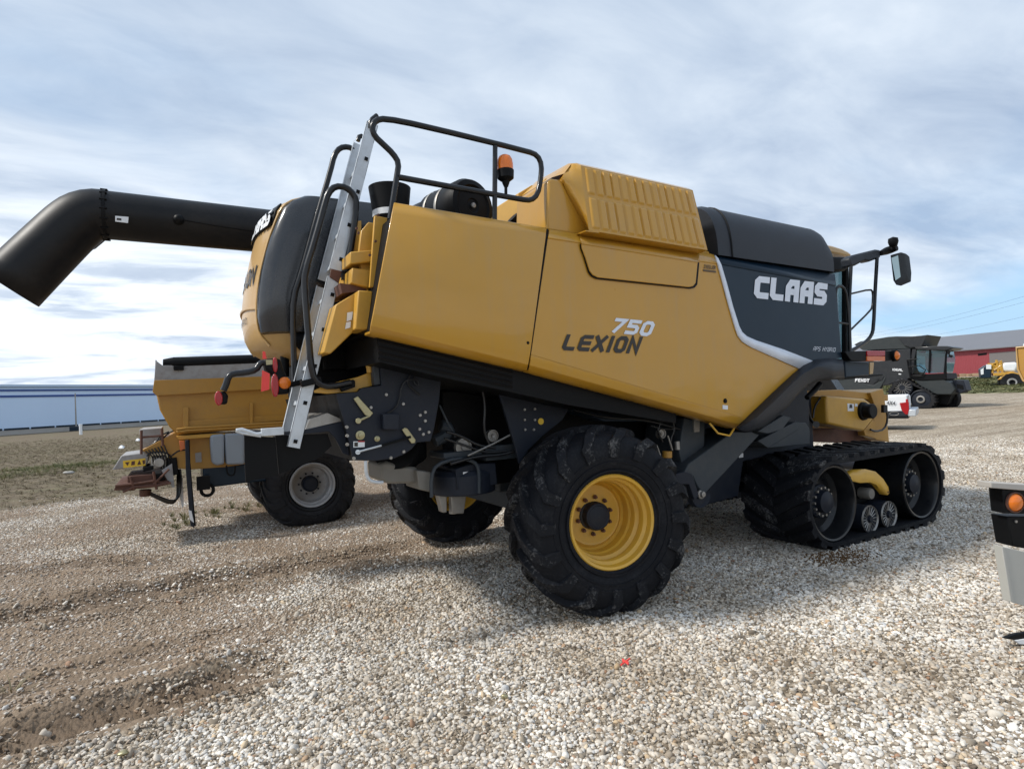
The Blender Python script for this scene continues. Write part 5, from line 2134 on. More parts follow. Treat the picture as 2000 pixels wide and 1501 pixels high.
# rusty stained patch by the track and paint mark
m, t, b = new_mat('rust_stain')
tc = N(t, 'ShaderNodeTexCoord')
nn = N(t, 'ShaderNodeTexNoise', inp={'Scale': 30, 'Detail': 6})
t.links.new(tc.outputs['Object'], nn.inputs[0])
t.links.new(ramp(t, nn.outputs[0], [(.3, (.05, .028, .012)), (.7, (.20, .10, .03))]), b.inputs['Base Color'])
b.inputs['Roughness'].default_value = .9
M['stain'] = m
pc = atz(1640, 1092)
sp = [stone_proto(k + 40) for k in range(3)]
for s_ in sp:
    s_.data.materials.clear()
    s_.data.materials.append(M['stain'])


def stain_dens(x, y, d, f, g):
    return np.exp(-(((x - pc.x) / .36) ** 2 + ((y - pc.y) / .20) ** 2) ** 1.5)


scatter('rusty_gravel', patch(pc.x - .8, pc.x + .8, pc.y - .6, pc.y + .6, .05, stain_dens), sp, 2200, .006, .014,
        'rust brown stained gravel in front of the rubber crawler track', 'gravel', zlift=.012, seed=12)
p0 = atz(1222, 1301)
mb = MB()
for a_, l_ in ((.3, .05), (1.4, .035), (2.2, .02)):
    d = Vector((math.cos(a_), math.sin(a_), 0))
    mb.tube([p0 - d * l_ + Vector((0, 0, .03)), p0 + d * l_ + Vector((0, 0, .034))], .006, 6)
o = mb.build('plastic_scrap', 'redflag')
tag(o, 'small pink red scrap lying on the gravel in the foreground', 'scrap')
p0 = atz(240, 1447)
for px, py, r_ in ((240, 1469, .026), (985, 1358, .02)):
    p0 = atz(px, py, .02)
    q = stone_proto(px)
    q.data.materials.clear()
    q.data.materials.append(M['zinc'])
    q.name = 'pebble'
    q.scale = (r_, r_, r_)
    q.location = p0
    COL.objects.link(q)
    tag(q, 'single yellowish pebble %s' % ('at the bottom left among white stones' if px == 240 else 'on the gravel below the big rear wheel'), 'stone')
# ================================================================== LEFT: SPREADER TRUCK
ST = empty('spreader_truck', (-1.25, 4.3, 0))
tag(ST, 'ochre yellow spreader truck with rolled tarp on its hopper, parked behind the large combine', 'truck')
YT = 3.75            # near side plane of the truck
mb = MB()
mb.plate([A(*p, YT) for p in [(300, 745), (566, 735), (660, 731), (660, 800), (560, 832), (346, 848), (331, 833), (312, 800)]], EY * 2.4)
mb.build('hopper', 'ochre', ST, bevel=.02)
mb = MB()
mb.plate([A(*p, YT - .06) for p in [(301, 742), (600, 731), (620, 731), (620, 752), (590, 755), (306, 772), (298, 765)]], EY * .08)
for px, w_ in ((363, 5), (491, 3)):
    mb.plate([A(*p, YT - .07) for p in [(px - w_, 795 if w_ > 4 else 786), (px + w_, 794 if w_ > 4 else 786), (px + w_, 842 - (px - 363) * .1), (px - w_, 843 - (px - 363) * .1)]], EY * .09)
mb.plate([A(*p, YT - .03) for p in [(368, 821), (560, 809), (560, 820), (366, 836)]], EY * .05)
mb.tube([A(345, 838, YT - .08), A(365, 835, YT - .08), A(560, 824, YT - .08)], .018, 8)
mb.tube([A(345, 843, YT - .08), A(365, 840, YT - .08), A(560, 829, YT - .08)], .018, 8)
build_split(mb, 'hopper_rib', 'ochre', ST, bevel=.004)
mb = MB()
mb.plate([A(*p, YT - .02) for p in [(304, 703), (318, 713), (500, 707), (600, 704), (600, 731), (307, 745), (301, 742)]], EY * .05)
mb.plate([A(*p, YT) for p in [(303, 702), (306, 702), (308, 745), (302, 744)]], EY * 2.3)
mb.build('side_board', 'greyw', ST, bevel=.006)
mb = MB()
mb.tube([A(318, 708, YT + .05), A(340, 709, YT + .05), A(505, 703, YT + .05), A(640, 700, YT + .05)], [.05, .085, .085, .085], 16)
mb.build('rolled_tarp', 'black', ST, ang=60)
mb = MB()
mb.box(A(349, 718, YT - .04), (.12, .05, .06))
mb.build('tarp_clamp', 'black', ST, bevel=.006)
mb = MB()
mb.plate([A(*p, YT - .05) for p in [(344, 851), (410, 846), (500, 843), (500, 850), (411, 853), (350, 858)]], EY * .6)
mb.build('bed_edge', 'yellow2', ST, bevel=.006)
mb = MB()
mb.plate([A(*p, YT + .1) for p in [(340, 845), (480, 850), (480, 905), (440, 912), (372, 916), (340, 913), (325, 880), (290, 886), (276, 878)]], EY * 1.7)
mb.build('conveyor_body', 'ochre', ST, bevel=.01)
decal('body_label', [(381, 884), (393, 882), (394, 901), (382, 902)], YT + .09, 'greyw', ST)
mb = MB()
mb.plate([A(*p, YT - .12) for p in [(411, 849), (438, 846), (438, 906), (424, 908), (414, 904), (411, 870)]], EY * .35)
mb.plate([A(*p, YT - .10) for p in [(438, 846), (474, 844), (478, 850), (478, 906), (442, 907)]], EY * .40)
mb.build('fluid_tank', 'tank', ST, bevel=.03, seg=3)
mb = MB()
mb.tube([A(*p, YT - .11) for p in [(442, 908), (444, 924), (450, 928), (458, 926), (460, 908)]], .010, 6, 1)
mb.tube([A(*p, YT - .12) for p in [(366, 858), (367, 900), (378, 1026)]], .028, 8)
mb.build('tank_strap', 'black', ST)
# chassis rail and hitch ring
mb = MB()
mb.plate([A(*p, YT + .1) for p in [(396, 912), (480, 905), (560, 900), (560, 935), (480, 942), (420, 950), (405, 950), (396, 935)]], EY * .8)
mb.build('chassis_rail', 'navy', ST, bevel=.02)
mb = MB()
c_ = A(405, 956, YT - .05)
ring = [c_ + Vector((.075 * math.cos(a_), 0, .075 * math.sin(a_))) for a_ in [k * math.pi / 8 for k in range(17)]]
mb.tube(ring, .022, 8)
mb.box(A(397, 942, YT - .05), (.16, .1, .18))
mb.build('tow_ring', 'black', ST, ang=60, bevel=.0)
# upright side marker blade
mb = MB()
mb.plate([A(*p, YT - .25) for p in [(362, 860), (368, 858), (380, 1030), (372, 1026), (363, 920)]], EY * .16)
mb.build('mudflap_post', 'chassis', ST, bevel=.004)
mb = MB()
mb.plate([A(*p, YT - .26) for p in [(368, 995), (374, 997), (379, 1020), (371, 1014)]], EY * .02)
mb.plate([A(*p, YT + .3) for p in [(350, 935), (357, 932), (359, 985), (356, 992), (351, 970)]], EY * .05)
build_split(mb, 'white_tip', 'sticker', ST)
mb = MB()
mb.plate([A(*p, YT - .14) for p in [(350, 860), (360, 860), (362, 874), (352, 880)]], EY * .08)
mb.build('marker_lamp', 'orange_dim', ST, bevel=.004)
# rear spinner deck
mb = MB()
mb.plate([A(*p, YT + .2) for p in [(272, 838), (316, 835), (318, 868), (316, 874), (276, 886)]], EY * 1.2)
mb.build('rear_gate', 'greyw', ST, bevel=.006)
mb = MB()
for q in ([(286, 872), (306, 862), (312, 850), (330, 842)], [(290, 874), (310, 866), (316, 852)], [(300, 874), (314, 862), (326, 846), (345, 838)]):
    mb.tube([A(*p, YT + .12) for p in q], .012, 6, 1)
mb.tube([A(*p, YT + .1) for p in [(287, 890), (290, 885), (300, 882), (322, 882), (332, 888), (336, 896), (330, 906)]], .012, 8, 1)
mb.tube([A(*p, YT + .1) for p in [(334, 890), (350, 878), (364, 878)]], .010, 8, 1)
build_split(mb, 'hydraulic_line', 'black_g', ST, ang=60)
mb = MB()
mb.plate([A(*p, YT + .15) for p in [(219, 917), (237, 889), (275, 884), (292, 885), (286, 908)]], EY * .9)
mb.build('rear_deck', 'greyw', ST, bevel=.01)
decal('hazard_sticker', [(240, 899), (284, 894), (284, 908), (241, 913)], YT + .145, 'yellow_st', ST)
mb = MB()
for q in ([(244, 902), (253, 901), (249, 909)], [(257, 900), (264, 899), (263, 907), (256, 908)], [(268, 907), (272, 897), (276, 906)], [(278, 898), (283, 897), (283, 905), (279, 906)]):
    mb.plate([A(*p, YT + .139) for p in q], EY * .002)
build_split(mb, 'hazard_symbol', 'rust', ST)
mb = MB()
mb.plate([A(*p, YT + .1) for p in [(295, 892), (325, 890), (328, 912), (294, 914)]], EY * .3)
c_ = A(311, 902, YT + .1)
mb.cyl(c_, c_ - EY * .08, .07, .06, 20)
mb.build('hydraulic_motor', 'steel', ST, bevel=.006)
mb = MB()
mb.plate([A(*p, YT + .05) for p in [(248, 930), (250, 944), (328, 940), (332, 918), (300, 925), (262, 928)]], EY * .9)
mb.plate([A(*p, YT - .02) for p in [(222, 957), (227, 945), (262, 942), (330, 938), (332, 944), (270, 951), (262, 957)]], EY * 1.1)
mb.lathe([(.001, 0), (.26, 0), (.27, .03), (.001, .05)], A(288, 948, YT + .3), (0, 0, 1), 28)
mb.cyl(A(284, 955, YT + .3), A(284, 968, YT + .3), .07)
mb.build('spinner_assembly', 'rust', ST, bevel=.006)
mb = MB()
mb.plate([A(*p, YT + .02) for p in [(315, 918), (336, 904), (341, 950), (337, 952), (326, 935)]], EY * .03)
mb.build('spreading_vane', 'greyw', ST, bevel=.004)
mb = MB()
for k in range(5):
    mb.tube([A(*p, YT + .1 + .05 * k) for p in [(295, 962 + k), (318, 972 + 1.5 * k), (338, 978 + 1.5 * k), (351 - k, 970), (354 - 2 * k, 935), (352 - k, 915)]], .014, 6, 2)
build_split(mb, 'hose', 'black_g', ST, ang=60)
mb = MB()
mb.plate([A(*p, YT + .06) for p in [(326, 896), (345, 892), (349, 925), (330, 930)]], EY * .4)
mb.plate([A(*p, YT + .0) for p in [(300, 925), (318, 922), (322, 936), (302, 940)]], EY * .5)
mb.plate([A(*p, YT + .08) for p in [(278, 912), (300, 908), (300, 916), (280, 920)]], EY * .6)
build_split(mb, 'valve_block', 'black', ST, bevel=.008)
mb = MB()
for q in ([(240, 960), (262, 950), (300, 948), (334, 942)], [(225, 948), (262, 944), (300, 938)], [(255, 930), (262, 955)], [(300, 920), (306, 955)], [(330, 915), (300, 945)], [(276, 840), (276, 886)], [(316, 836), (318, 870)], [(276, 853), (316, 850)]):
    mb.tube([A(*p, YT - .04) for p in q], .016, 6)
build_split(mb, 'spinner_frame_bar', 'rust', ST)
mb = MB()
for k in range(7):
    q0, q1 = (284 + 6 * k, 880 - 2 * k), (300 + 5 * k, 905 + 3 * k)
    mb.tube([A(*q0, YT + .07), A((q0[0] + q1[0]) / 2 + 6, (q0[1] + q1[1]) / 2 - 3, YT + .02), A(*q1, YT + .07)], .009, 6, 1)
build_split(mb, 'hose', 'black_g', ST, ang=60)
# bed continues forward to the cab, hidden by the combine
mb = MB()
mb.box((2.6, 4.9, .95), (6.4, 1.0, .3))
mb.build('frame_beam', 'navy', ST, bevel=.01)
mb = MB()
mb.plate([Vector((1.6, 3.9, 1.1)), Vector((1.6, 3.9, 2.5)), Vector((3.3, 3.9, 2.5)), Vector((4.2, 3.9, 1.9)), Vector((5.4, 3.9, 1.75)), Vector((5.4, 3.9, .9)), Vector((1.6, 3.9, .9))], EY * 2.1)
mb.build('truck_cab', 'ochre', ST, bevel=.06, seg=3)


def truck_wheel(name, loc, parent, Ro, w, rr, lens):
    w_ = empty(name, loc, 0, parent)
    w_.matrix_parent_inverse = wm(parent).inverted()
    car, lug = tyre_mesh(Ro, w, rr, 20, lug_h=.03)
    # the load flattens the tyre where it stands
    for mb_ in (car, lug):
        for v in mb_.v:
            if v.z < -loc[2] + .03:
                v.z = -loc[2] + .004 + (v.z + loc[2]) * .05
    for mb_ in (car, lug):
        for v in mb_.v:
            if v.z < -.1:
                v.y *= 1 + .13 * min(1, (-.1 - v.z) / .35)
                v.x *= 1 + .07 * min(1, (-.1 - v.z) / .4)
    car.build('tyre', 'rubber_f', w_, ang=50, local=True)
    lug.build('tread_lugs', 'rubber_f', w_, ang=30, local=True)
    hw = w / 2
    mb = MB()
    mb.lathe([(rr + .02, -hw * .98), (rr + .01, -hw * 1.02), (rr - .012, -hw * .98), (rr - .02, -hw * .80), (rr - .045, -hw * .74), (rr - .045, -hw * .45), (rr - .06, -hw * .40), (.19, -hw * .36), (.001, -hw * .36)], n=48)
    mb.build('rim', 'greyw', w_, ang=28, local=True)
    mb = MB()
    mb.lathe([(.12, -hw * .38), (.115, -hw * .60), (.09, -hw * .66), (.001, -hw * .67)], n=28)
    mb.build('hub', 'chassis', w_, ang=28, local=True)
    mb = MB()
    for k in range(10):
        a_ = 2 * math.pi * k / 10
        q = Vector((.155 * math.cos(a_), -hw * .36, .155 * math.sin(a_)))
        mb.cyl(q, q + Vector((0, -.03, 0)), .014, .014, 6)
    build_split(mb, 'wheel_nut', 'chassis', w_, local=True)
    return w_


wc_ = A(609, 960, 3.80)
truck_wheel('wheel', (wc_.x, 4.12, .56), ST, .66, .84, .31, 1)
truck_wheel('wheel', (wc_.x, 6.0, .56), ST, .66, .84, .31, 1)
truck_wheel('wheel', (4.3, 4.12, .56), ST, .66, .84, .31, 1)
mb = MB()
mb.cyl((wc_.x, 4.2, .56), (wc_.x, 5.9, .56), .12)
mb.cyl((4.3, 4.2, .56), (4.3, 5.9, .56), .12)
mb.build('axle', 'navy', ST)

# white/grey object seen in the gap above the deflector: light panel of the truck
mb = MB()
mb.plate([A(*p, 3.6) for p in [(612, 775), (664, 772), (664, 800), (612, 804)]], EY * .04)
mb.build('tail_panel', 'greyw', ST, bevel=.004)
mb = MB()
mb.plate([A(*p, 3.59) for p in [(621, 799), (633, 798), (633, 808), (621, 809)]], EY * .03)
mb.plate([A(*p, 3.59) for p in [(664, 796), (669, 796), (669, 806), (665, 806)]], EY * .03)
build_split(mb, 'reflector', 'red', ST)

# ================================================================== RIGHT EDGE: trailer corner
TRL = empty('equipment_trailer', tuple(atz(2075, 1262)))
tag(TRL, 'corner of a trailer with round amber lamp and grey mudguard at the right edge', 'trailer')
FD = Frame(tuple(atz(1985, 1262)), -22)
D_ = FD.at
n_ = FD.n
mb = MB()
mb.plate([D_(1935, 941, 0), D_(2000, 945, 0), D_(2330, 965, 0), D_(2330, 985, 0), D_(2000, 957, 0), D_(1937, 952, 0)], n_ * .10)
mb.build('deck', 'concrete', TRL, bevel=.004)
mb = MB()
mb.plate([D_(*p, .02) for p in [(1958, 954), (2120, 960), (2125, 1005), (1963, 1002)]], n_ * .10)
mb.plate([D_(*p, .05) for p in [(1968, 1008), (2120, 1010), (2120, 1090), (1978, 1066)]], n_ * .12)
mb.build('lamp_bracket', 'black', TRL, bevel=.006)
pc = D_(1982, 980, .018)
mb = MB()
mb.lathe([(.001, -.028), (.03, -.026), (.052, -.012), (.058, 0)], pc, tuple(n_), 32)
mb.build('amber_lamp', 'amber', TRL, ang=60)
mb = MB()
mb.lathe([(.058, -.01), (.066, -.008), (.068, .02), (.001, .03)], pc, tuple(n_), 32)
mb.build('lamp_rim', 'rust', TRL, ang=40)
mb = MB()
p = D_(1983, 1017, .05)
mb.cyl(p, p - n_ * .008, .009)
mb.build('bolt', 'steel', TRL)
mb = MB()
mb.plate([D_(*p, -.04) for p in [(1957, 1066), (2000, 1076), (2200, 1110), (2200, 1215), (2000, 1182), (1975, 1175)]], n_ * .015)
mb.plate([D_(*p, -.045) for p in [(1957, 1066), (1963, 1068), (1981, 1176), (1975, 1175)]], n_ * .06)
mb.build('mudguard', 'mudg', TRL, bevel=.003)
mb = MB()
mb.plate([D_(*p, -.02) for p in [(1962, 1246), (1985, 1238), (2060, 1225), (2160, 1215), (2160, 1275), (2000, 1252)]], n_ * .03)
mb.build('jack_foot', 'black', TRL, bevel=.006)
mb = MB()
mb.plate([D_(*p, -.03) for p in [(1984, 1250), (2010, 1246), (2010, 1258), (1990, 1256)]], n_ * .02)
mb.build('foot_marker', 'sticker', TRL)
mb = MB()
mb.plate([D_(*p, .3) for p in [(2060, 985), (2600, 1010), (2600, 1080), (2060, 1060)]], n_ * .12)
mb.plate([D_(*p, .3) for p in [(2090, 1060), (2130, 1060), (2130, 1250), (2090, 1250)]], n_ * .1)
mb.build('trailer_frame', 'black', TRL, bevel=.004)

# ================================================================== BACKGROUND
# ---- white pickup
PD = 19.6
p_ref = atd(1775, 835, PD)
PK = empty('pickup_truck', (p_ref.x, p_ref.y, 0))
tag(PK, 'white pickup truck with red tail light, seen from behind beyond the crawler track', 'pickup truck')
FP = Frame((p_ref.x, p_ref.y, 0), 114)       # heading: the way the truck points
HP = Frame((p_ref.x, p_ref.y, 0), 114)      # along the tailgate, to the right
hx, nx_ = FP.h, FP.n
Pp = lambda fwd, left, z: Vector((p_ref.x, p_ref.y, 0)) + hx * fwd + nx_ * (left - 2.0) + Vector((0, 0, z))
gz = lambda px, py: HP.at(px, py, 0)
zt = gz(1755, 772).z
mb = MB()
mb.plate([Pp(.0, .03, .62), Pp(.0, .03, zt - .05), Pp(.05, .05, zt), Pp(1.9, .05, zt), Pp(1.9, .03, .62)], nx_ * .12)
mb.plate([Pp(.0, 1.87, .62), Pp(.0, 1.87, zt - .05), Pp(.05, 1.87, zt), Pp(1.9, 1.87, zt), Pp(1.9, 1.87, .62)], nx_ * .12)
mb.plate([Pp(.02, .16, .68), Pp(.02, .16, zt - .01), Pp(.02, 1.86, zt - .01), Pp(.02, 1.86, .68)], hx * .07)
mb.plate([Pp(1.9, .05, .5), Pp(1.9, .05, 1.25), Pp(4.4, .05, 1.22), Pp(5.55, .1, 1.1), Pp(5.7, .1, .6), Pp(5.6, .1, .5)], nx_ * 1.9)
mb.plate([Pp(0, .1, .5), Pp(2.0, .1, .5), Pp(2, .1, .8), Pp(0, .1, .8)], nx_ * 1.8)
mb.build('truck_body', 'white', PK, bevel=.03, seg=3)
mb = MB()
mb.plate([Pp(1.95, .15, 1.25), Pp(2.25, .25, 1.86), Pp(2.6, .25, 1.93), Pp(3.5, .25, 1.92), Pp(4.5, .15, 1.22)], nx_ * 1.6)
mb.build('cab_windows', 'black_g', PK, bevel=.03)
mb = MB()
mb.plate([Pp(2.2, .22, 1.84), Pp(2.45, .26, 1.96), Pp(3.3, .26, 1.97), Pp(3.6, .22, 1.88)], nx_ * 1.54)
mb.build('cab_roof', 'white', PK, bevel=.04, seg=3)
mb = MB()
q = [gz(1757, 786), gz(1775, 784), gz(1776, 798), gz(1773, 809), gz(1768, 808), gz(1761, 800)]
mb.plate([v + nx_ * .0 for v in q], nx_ * .03)
mb.plate([Pp(-.02, 1.75, zt - .55), Pp(-.02, 1.75, zt - .12), Pp(-.02, 2.0, zt - .12), Pp(-.02, 2.0, zt - .55)], hx * .06)
build_split(mb, 'tail_light', 'red', PK, bevel=.01)
mb = MB()
mb.plate([Pp(.02, 1.98, .48), Pp(.02, 1.98, .66), Pp(.75, 1.98, .66), Pp(.75, 1.98, .48)], nx_ * .03)
mb.plate([Pp(0, .1, .40), Pp(0, .1, .5), Pp(5, .1, .5), Pp(5, .1, .40)], nx_ * 1.8)
build_split(mb, 'lower_cladding', 'navy_m', PK, bevel=.01)
mb = MB()
mb.plate([Pp(-.22, .0, .47), Pp(-.22, .0, .70), Pp(-.22, 2.02, .70), Pp(-.22, 2.02, .47)], hx * .22)
mb.build('chrome_bumper', 'galv', PK, bevel=.03)
mb = MB()
ring = [Pp(.38 + .13 * math.cos(a_), 2.02, .57 + .055 * math.sin(a_)) for a_ in [k * math.pi / 10 for k in range(20)]]
mb.tube(ring + [ring[0]], .008, 6)
mb.build('flap_emblem', 'steel', PK)
mb = letters('4X4', gz(1731, 789), gz(1749, 790), gz(1750, 783), gz(1732, 782), sw=1.4, gap=.8, shear=.15, out=nx_, th=.03)
mb.build('drive_lettering', 'navy_m', PK, recalc=False)
for fx, ly in ((1.15, .1), (1.15, 1.7), (4.75, .1), (4.75, 1.7)):
    mb = MB()
    mb.lathe([(.001, 0), (.2, 0), (.26, -.02), (.27, .0), (.34, -.03), (.36, .02), (.36, .22), (.33, .26), (.001, .26)], Pp(fx, ly, .36), tuple(nx_), 28)
    mb.build('wheel', 'rubber_f', PK, ang=30)

# ---- black combine harvester
bc = atz(1800, 797)
FB = Frame((bc.x, bc.y, 0), -78)
BC = empty('combine_harvester', (bc.x, bc.y, 0), 0)
tag(BC, 'dark grey combine harvester on tracks in the distance before the red barn', 'combine harvester')
Q = FB.at
nB = FB.n
hB = FB.h


def bplate(name, px, y, depth, mat, bevel=.02):
    mb = MB()
    mb.plate([Q(*p, y) for p in px], nB * depth)
    return mb.build(name, mat, BC, bevel=bevel)


M['dgrey'] = paint('dark_grey_machine_paint', (.018, .020, .023), .42, coat=.15, spec=.3, dirt=.3, dirtcol=(.06, .058, .055))
M['dgreen'] = paint('dark_green_grey_plastic', (.030, .036, .038), .5, spec=.3, dirt=.3, dirtcol=(.07, .07, .065))
bplate('body_side', [(1620, 690), (1700, 685), (1778, 680), (1778, 738), (1755, 744), (1732, 752), (1700, 754), (1650, 745), (1622, 738)], 0, 3.0, 'dgrey', .04)
bplate('side_skirt', [(1622, 738), (1666, 737), (1676, 746), (1706, 752), (1730, 735), (1728, 742), (1716, 762), (1695, 770), (1630, 762)], -.03, .4, 'dgreen')
mb = MB()
for k in range(4):
    mb.plate([Q(1706 + 4 * k, 742 + 1 * k - 3 * k, -.06), Q(1716 + 3 * k, 738 - k, -.06), Q(1714 + 3 * k, 744 - k, -.06), Q(1705 + 4 * k, 748 - 2 * k, -.06)], nB * .03)
build_split(mb, 'skirt_louvre', 'dgrey', BC)
bplate('grain_tank', [(1685, 683), (1668, 672), (1680, 666), (1735, 657), (1750, 656), (1790, 656), (1812, 653), (1803, 674), (1780, 680)], .1, 2.8, 'dgreen', .02)
bplate('tank_flap', [(1754, 658), (1766, 674), (1778, 678), (1800, 676), (1811, 654), (1795, 655)], .0, .2, 'dgrey')
bplate('cab_body', [(1782, 680), (1790, 680), (1786, 700), (1784, 730), (1772, 728)], .1, 2.0, 'dgrey')
bplate('cab_windows', [(1790, 682), (1818, 684), (1845, 684), (1849, 700), (1844, 727), (1818, 728), (1795, 726), (1790, 715)], .15, 1.9, 'glass')
bplate('cab_roof', [(1785, 677), (1820, 675), (1850, 675), (1864, 678), (1855, 682), (1845, 684), (1790, 682)], .0, 2.2, 'dgrey', .04)
mb = MB()
mb.tube([Q(*p, .1) for p in [(1817, 682), (1815, 728)]], .05, 6)
mb.tube([Q(*p, .1) for p in [(1849, 684), (1845, 728)]], .05, 6)
mb.tube([Q(*p, -.1) for p in [(1772, 702), (1792, 700)]], .035, 6)
mb.tube([Q(*p, -.1) for p in [(1772, 702), (1777, 734), (1800, 733)]], .035, 6)
mb.tube([Q(*p, -.1) for p in [(1774, 716), (1795, 713), (1808, 722), (1800, 733)]], .03, 6)
mb.build('cab_frame', 'black', BC)
mb = MB()
mb.plate([Q(*p, -.1) for p in [(1850, 683), (1856, 684), (1854, 692), (1849, 690)]], nB * .1)
mb.plate([Q(*p, -.1) for p in [(1853, 691), (1861, 694), (1858, 698), (1852, 696)]], nB * .1)
mb.tube([Q(*p, 0) for p in [(1848, 694), (1848, 735)]], .03, 6)
mb.build('mirror', 'black', BC)
bplate('cab_floor', [(1775, 732), (1800, 730), (1848, 728), (1850, 740), (1800, 742), (1778, 740)], .0, 2.2, 'black')
bplate('front_housing', [(1780, 738), (1800, 742), (1840, 738), (1858, 748), (1866, 760), (1858, 770), (1830, 770), (1805, 760)], .05, 2.0, 'dgreen', .05)
bplate('feeder_face', [(1860, 741), (1882, 742), (1888, 762), (1875, 768), (1864, 764)], .5, 1.2, 'chassis', .03)
mb = MB()
for k in range(3):
    mb.plate([Q(1868 + 4.5 * k, 749 + k, .47), Q(1871.5 + 4.5 * k, 749 + k, .47), Q(1873 + 4.5 * k, 757 + k, .47), Q(1869 + 4.5 * k, 757 + k, .47)], nB * .02)
build_split(mb, 'feeder_slot', 'black', BC)
# triangular rubber track of the black combine
trk = [(1733, 764), (1748, 745), (1758, 740), (1772, 741), (1786, 750), (1812, 762), (1824, 772), (1826, 784), (1818, 795), (1790, 797), (1755, 792)]
mb = MB()
c0 = [Q(*p, -.25) for p in trk]
cen = sum(c0, Vector()) / len(c0)
inn = [lerp(p, cen, .16) for p in c0]
rows = []
for i in range(len(c0) + 1):
    a_, b_ = c0[i % len(c0)], inn[i % len(c0)]
    rows.append([a_, a_ + nB * .75, b_ + nB * .75, b_])
mb.grid(rows, True)
mb.build('rubber_belt', 'rubber_f', BC)
mb = MB()
for i in range(len(c0)):
    a_, b_ = c0[i], c0[(i + 1) % len(c0)]
    n_s = max(1, int((b_ - a_).length / .16))
    for k in range(n_s):
        p = lerp(a_, b_, k / n_s)
        o_ = (p - cen).normalized() * .05
        e = (b_ - a_).normalized() * .05
        mb.plate([p - e - o_ * .3, p + e - o_ * .3, p + e * .8 + o_, p - e * .8 + o_], nB * .36)
        mb.plate([p - e - o_ * .3 + nB * .38, p + e - o_ * .3 + nB * .38, p + e * .8 + o_ + nB * .38, p - e * .8 + o_ + nB * .38], nB * .36)
mb.build('belt_lugs', 'rubber_f', BC)
for px, py, r_, nm in ((1762, 756, .50, 'drive_wheel'), (1798, 779, .52, 'idler_wheel')):
    p = Q(px, py, -.22)
    mb = MB()
    mb.lathe([(.001, .05), (r_ * .4, .04), (r_ * .85, .08), (r_ * .92, 0), (r_, .02), (r_, .5)], p, tuple(nB), 32)
    mb.build(nm, 'chassis', BC, ang=30)
    mb = MB()
    if nm == 'idler_wheel':
        mb.lathe([(.12, -.01), (.14, -.03), (.20, -.02), (.22, .03)], p, tuple(nB), 24)
    else:
        for k in range(16):
            a_ = 2 * math.pi * k / 16
            d_ = hB * math.cos(a_) + u_ * math.sin(a_)
            mb.tube([p + d_ * .15, p + d_ * .45], .015, 4)
    mb.build('wheel_centre', 'steel', BC, ang=30)
mb = MB()
mb.lathe([(.001, 0), (.2, .02), (.62, 0), (.66, .1), (.66, .6), (.001, .6)], Q(1845, 778, 1.6), tuple(nB), 30)
mb.build('front_wheel', 'rubber_f', BC, ang=30)
bplate('under_hull', [(1735, 740), (1860, 765), (1850, 790), (1760, 780)], .6, 1.2, 'black')
lt = letters('FENDT', Q(1670, 745, -.05), Q(1698, 745.5, -.05), Q(1698.5, 739, -.05), Q(1670.5, 738, -.05), sw=2.0, gap=.8, out=-nB, th=.02)
lt.build('maker_lettering', 'sticker', BC, recalc=False)
lt = letters('IDEAL', Q(1743, 723, -.01), Q(1764, 724.5, -.01), Q(1764, 719.5, -.01), Q(1743, 718.5, -.01), sw=1.6, gap=.8, out=-nB, th=.02)
lt.build('model_lettering', 'sticker', BC, recalc=False)
mb = MB()
mb.plate([Q(*p, -.03) for p in [(1755, 728.5), (1760, 729), (1760, 731), (1755, 730.5)]], nB * .01)
mb.build('small_emblem', 'sticker', BC)

# ---- red barn
bA, bB = atd(1600, 744, 136), atd(2010, 727, 105)
zb = 1.45
bd = Vector((bB.x - bA.x, bB.y - bA.y, 0)).normalized()
bang = math.degrees(math.atan2(bd.y, bd.x))
FR = Frame((bB.x, bB.y, zb), bang)
RB = empty('barn', (bB.x, bB.y, zb))
tag(RB, 'long red metal barn with grey roof and large grey roller door, far right', 'barn')
Bp = FR.at


def corr(name, col, sc, rough=.5, amp=.5, metal=0.0):
    m, t, b = new_mat(name)
    tc = N(t, 'ShaderNodeTexCoord')
    w = N(t, 'ShaderNodeTexWave', wave_type='BANDS', bands_direction='X', inp={'Scale': sc, 'Distortion': 0.0})
    mp = N(t, 'ShaderNodeMapping', inp={'Rotation': (0, 0, -R(bang))})
    t.links.new(tc.outputs['Object'], mp.inputs[0])
    t.links.new(mp.outputs[0], w.inputs[0])
    nz = N(t, 'ShaderNodeTexNoise', inp={'Scale': .25, 'Detail': 5})
    t.links.new(tc.outputs['Object'], nz.inputs[0])
    c = mixc(t, mathn(t, 'MULTIPLY', nz.outputs[0], .35), col, tuple(v * .65 for v in col))
    t.links.new(c, b.inputs['Base Color'])
    bp = N(t, 'ShaderNodeBump', inp={'Strength': amp, 'Distance': .05})
    t.links.new(w.outputs[0], bp.inputs['Height'])
    t.links.new(bp.outputs[0], b.inputs['Normal'])
    b.inputs['Roughness'].default_value = rough
    b.inputs['Metallic'].default_value = metal
    return m


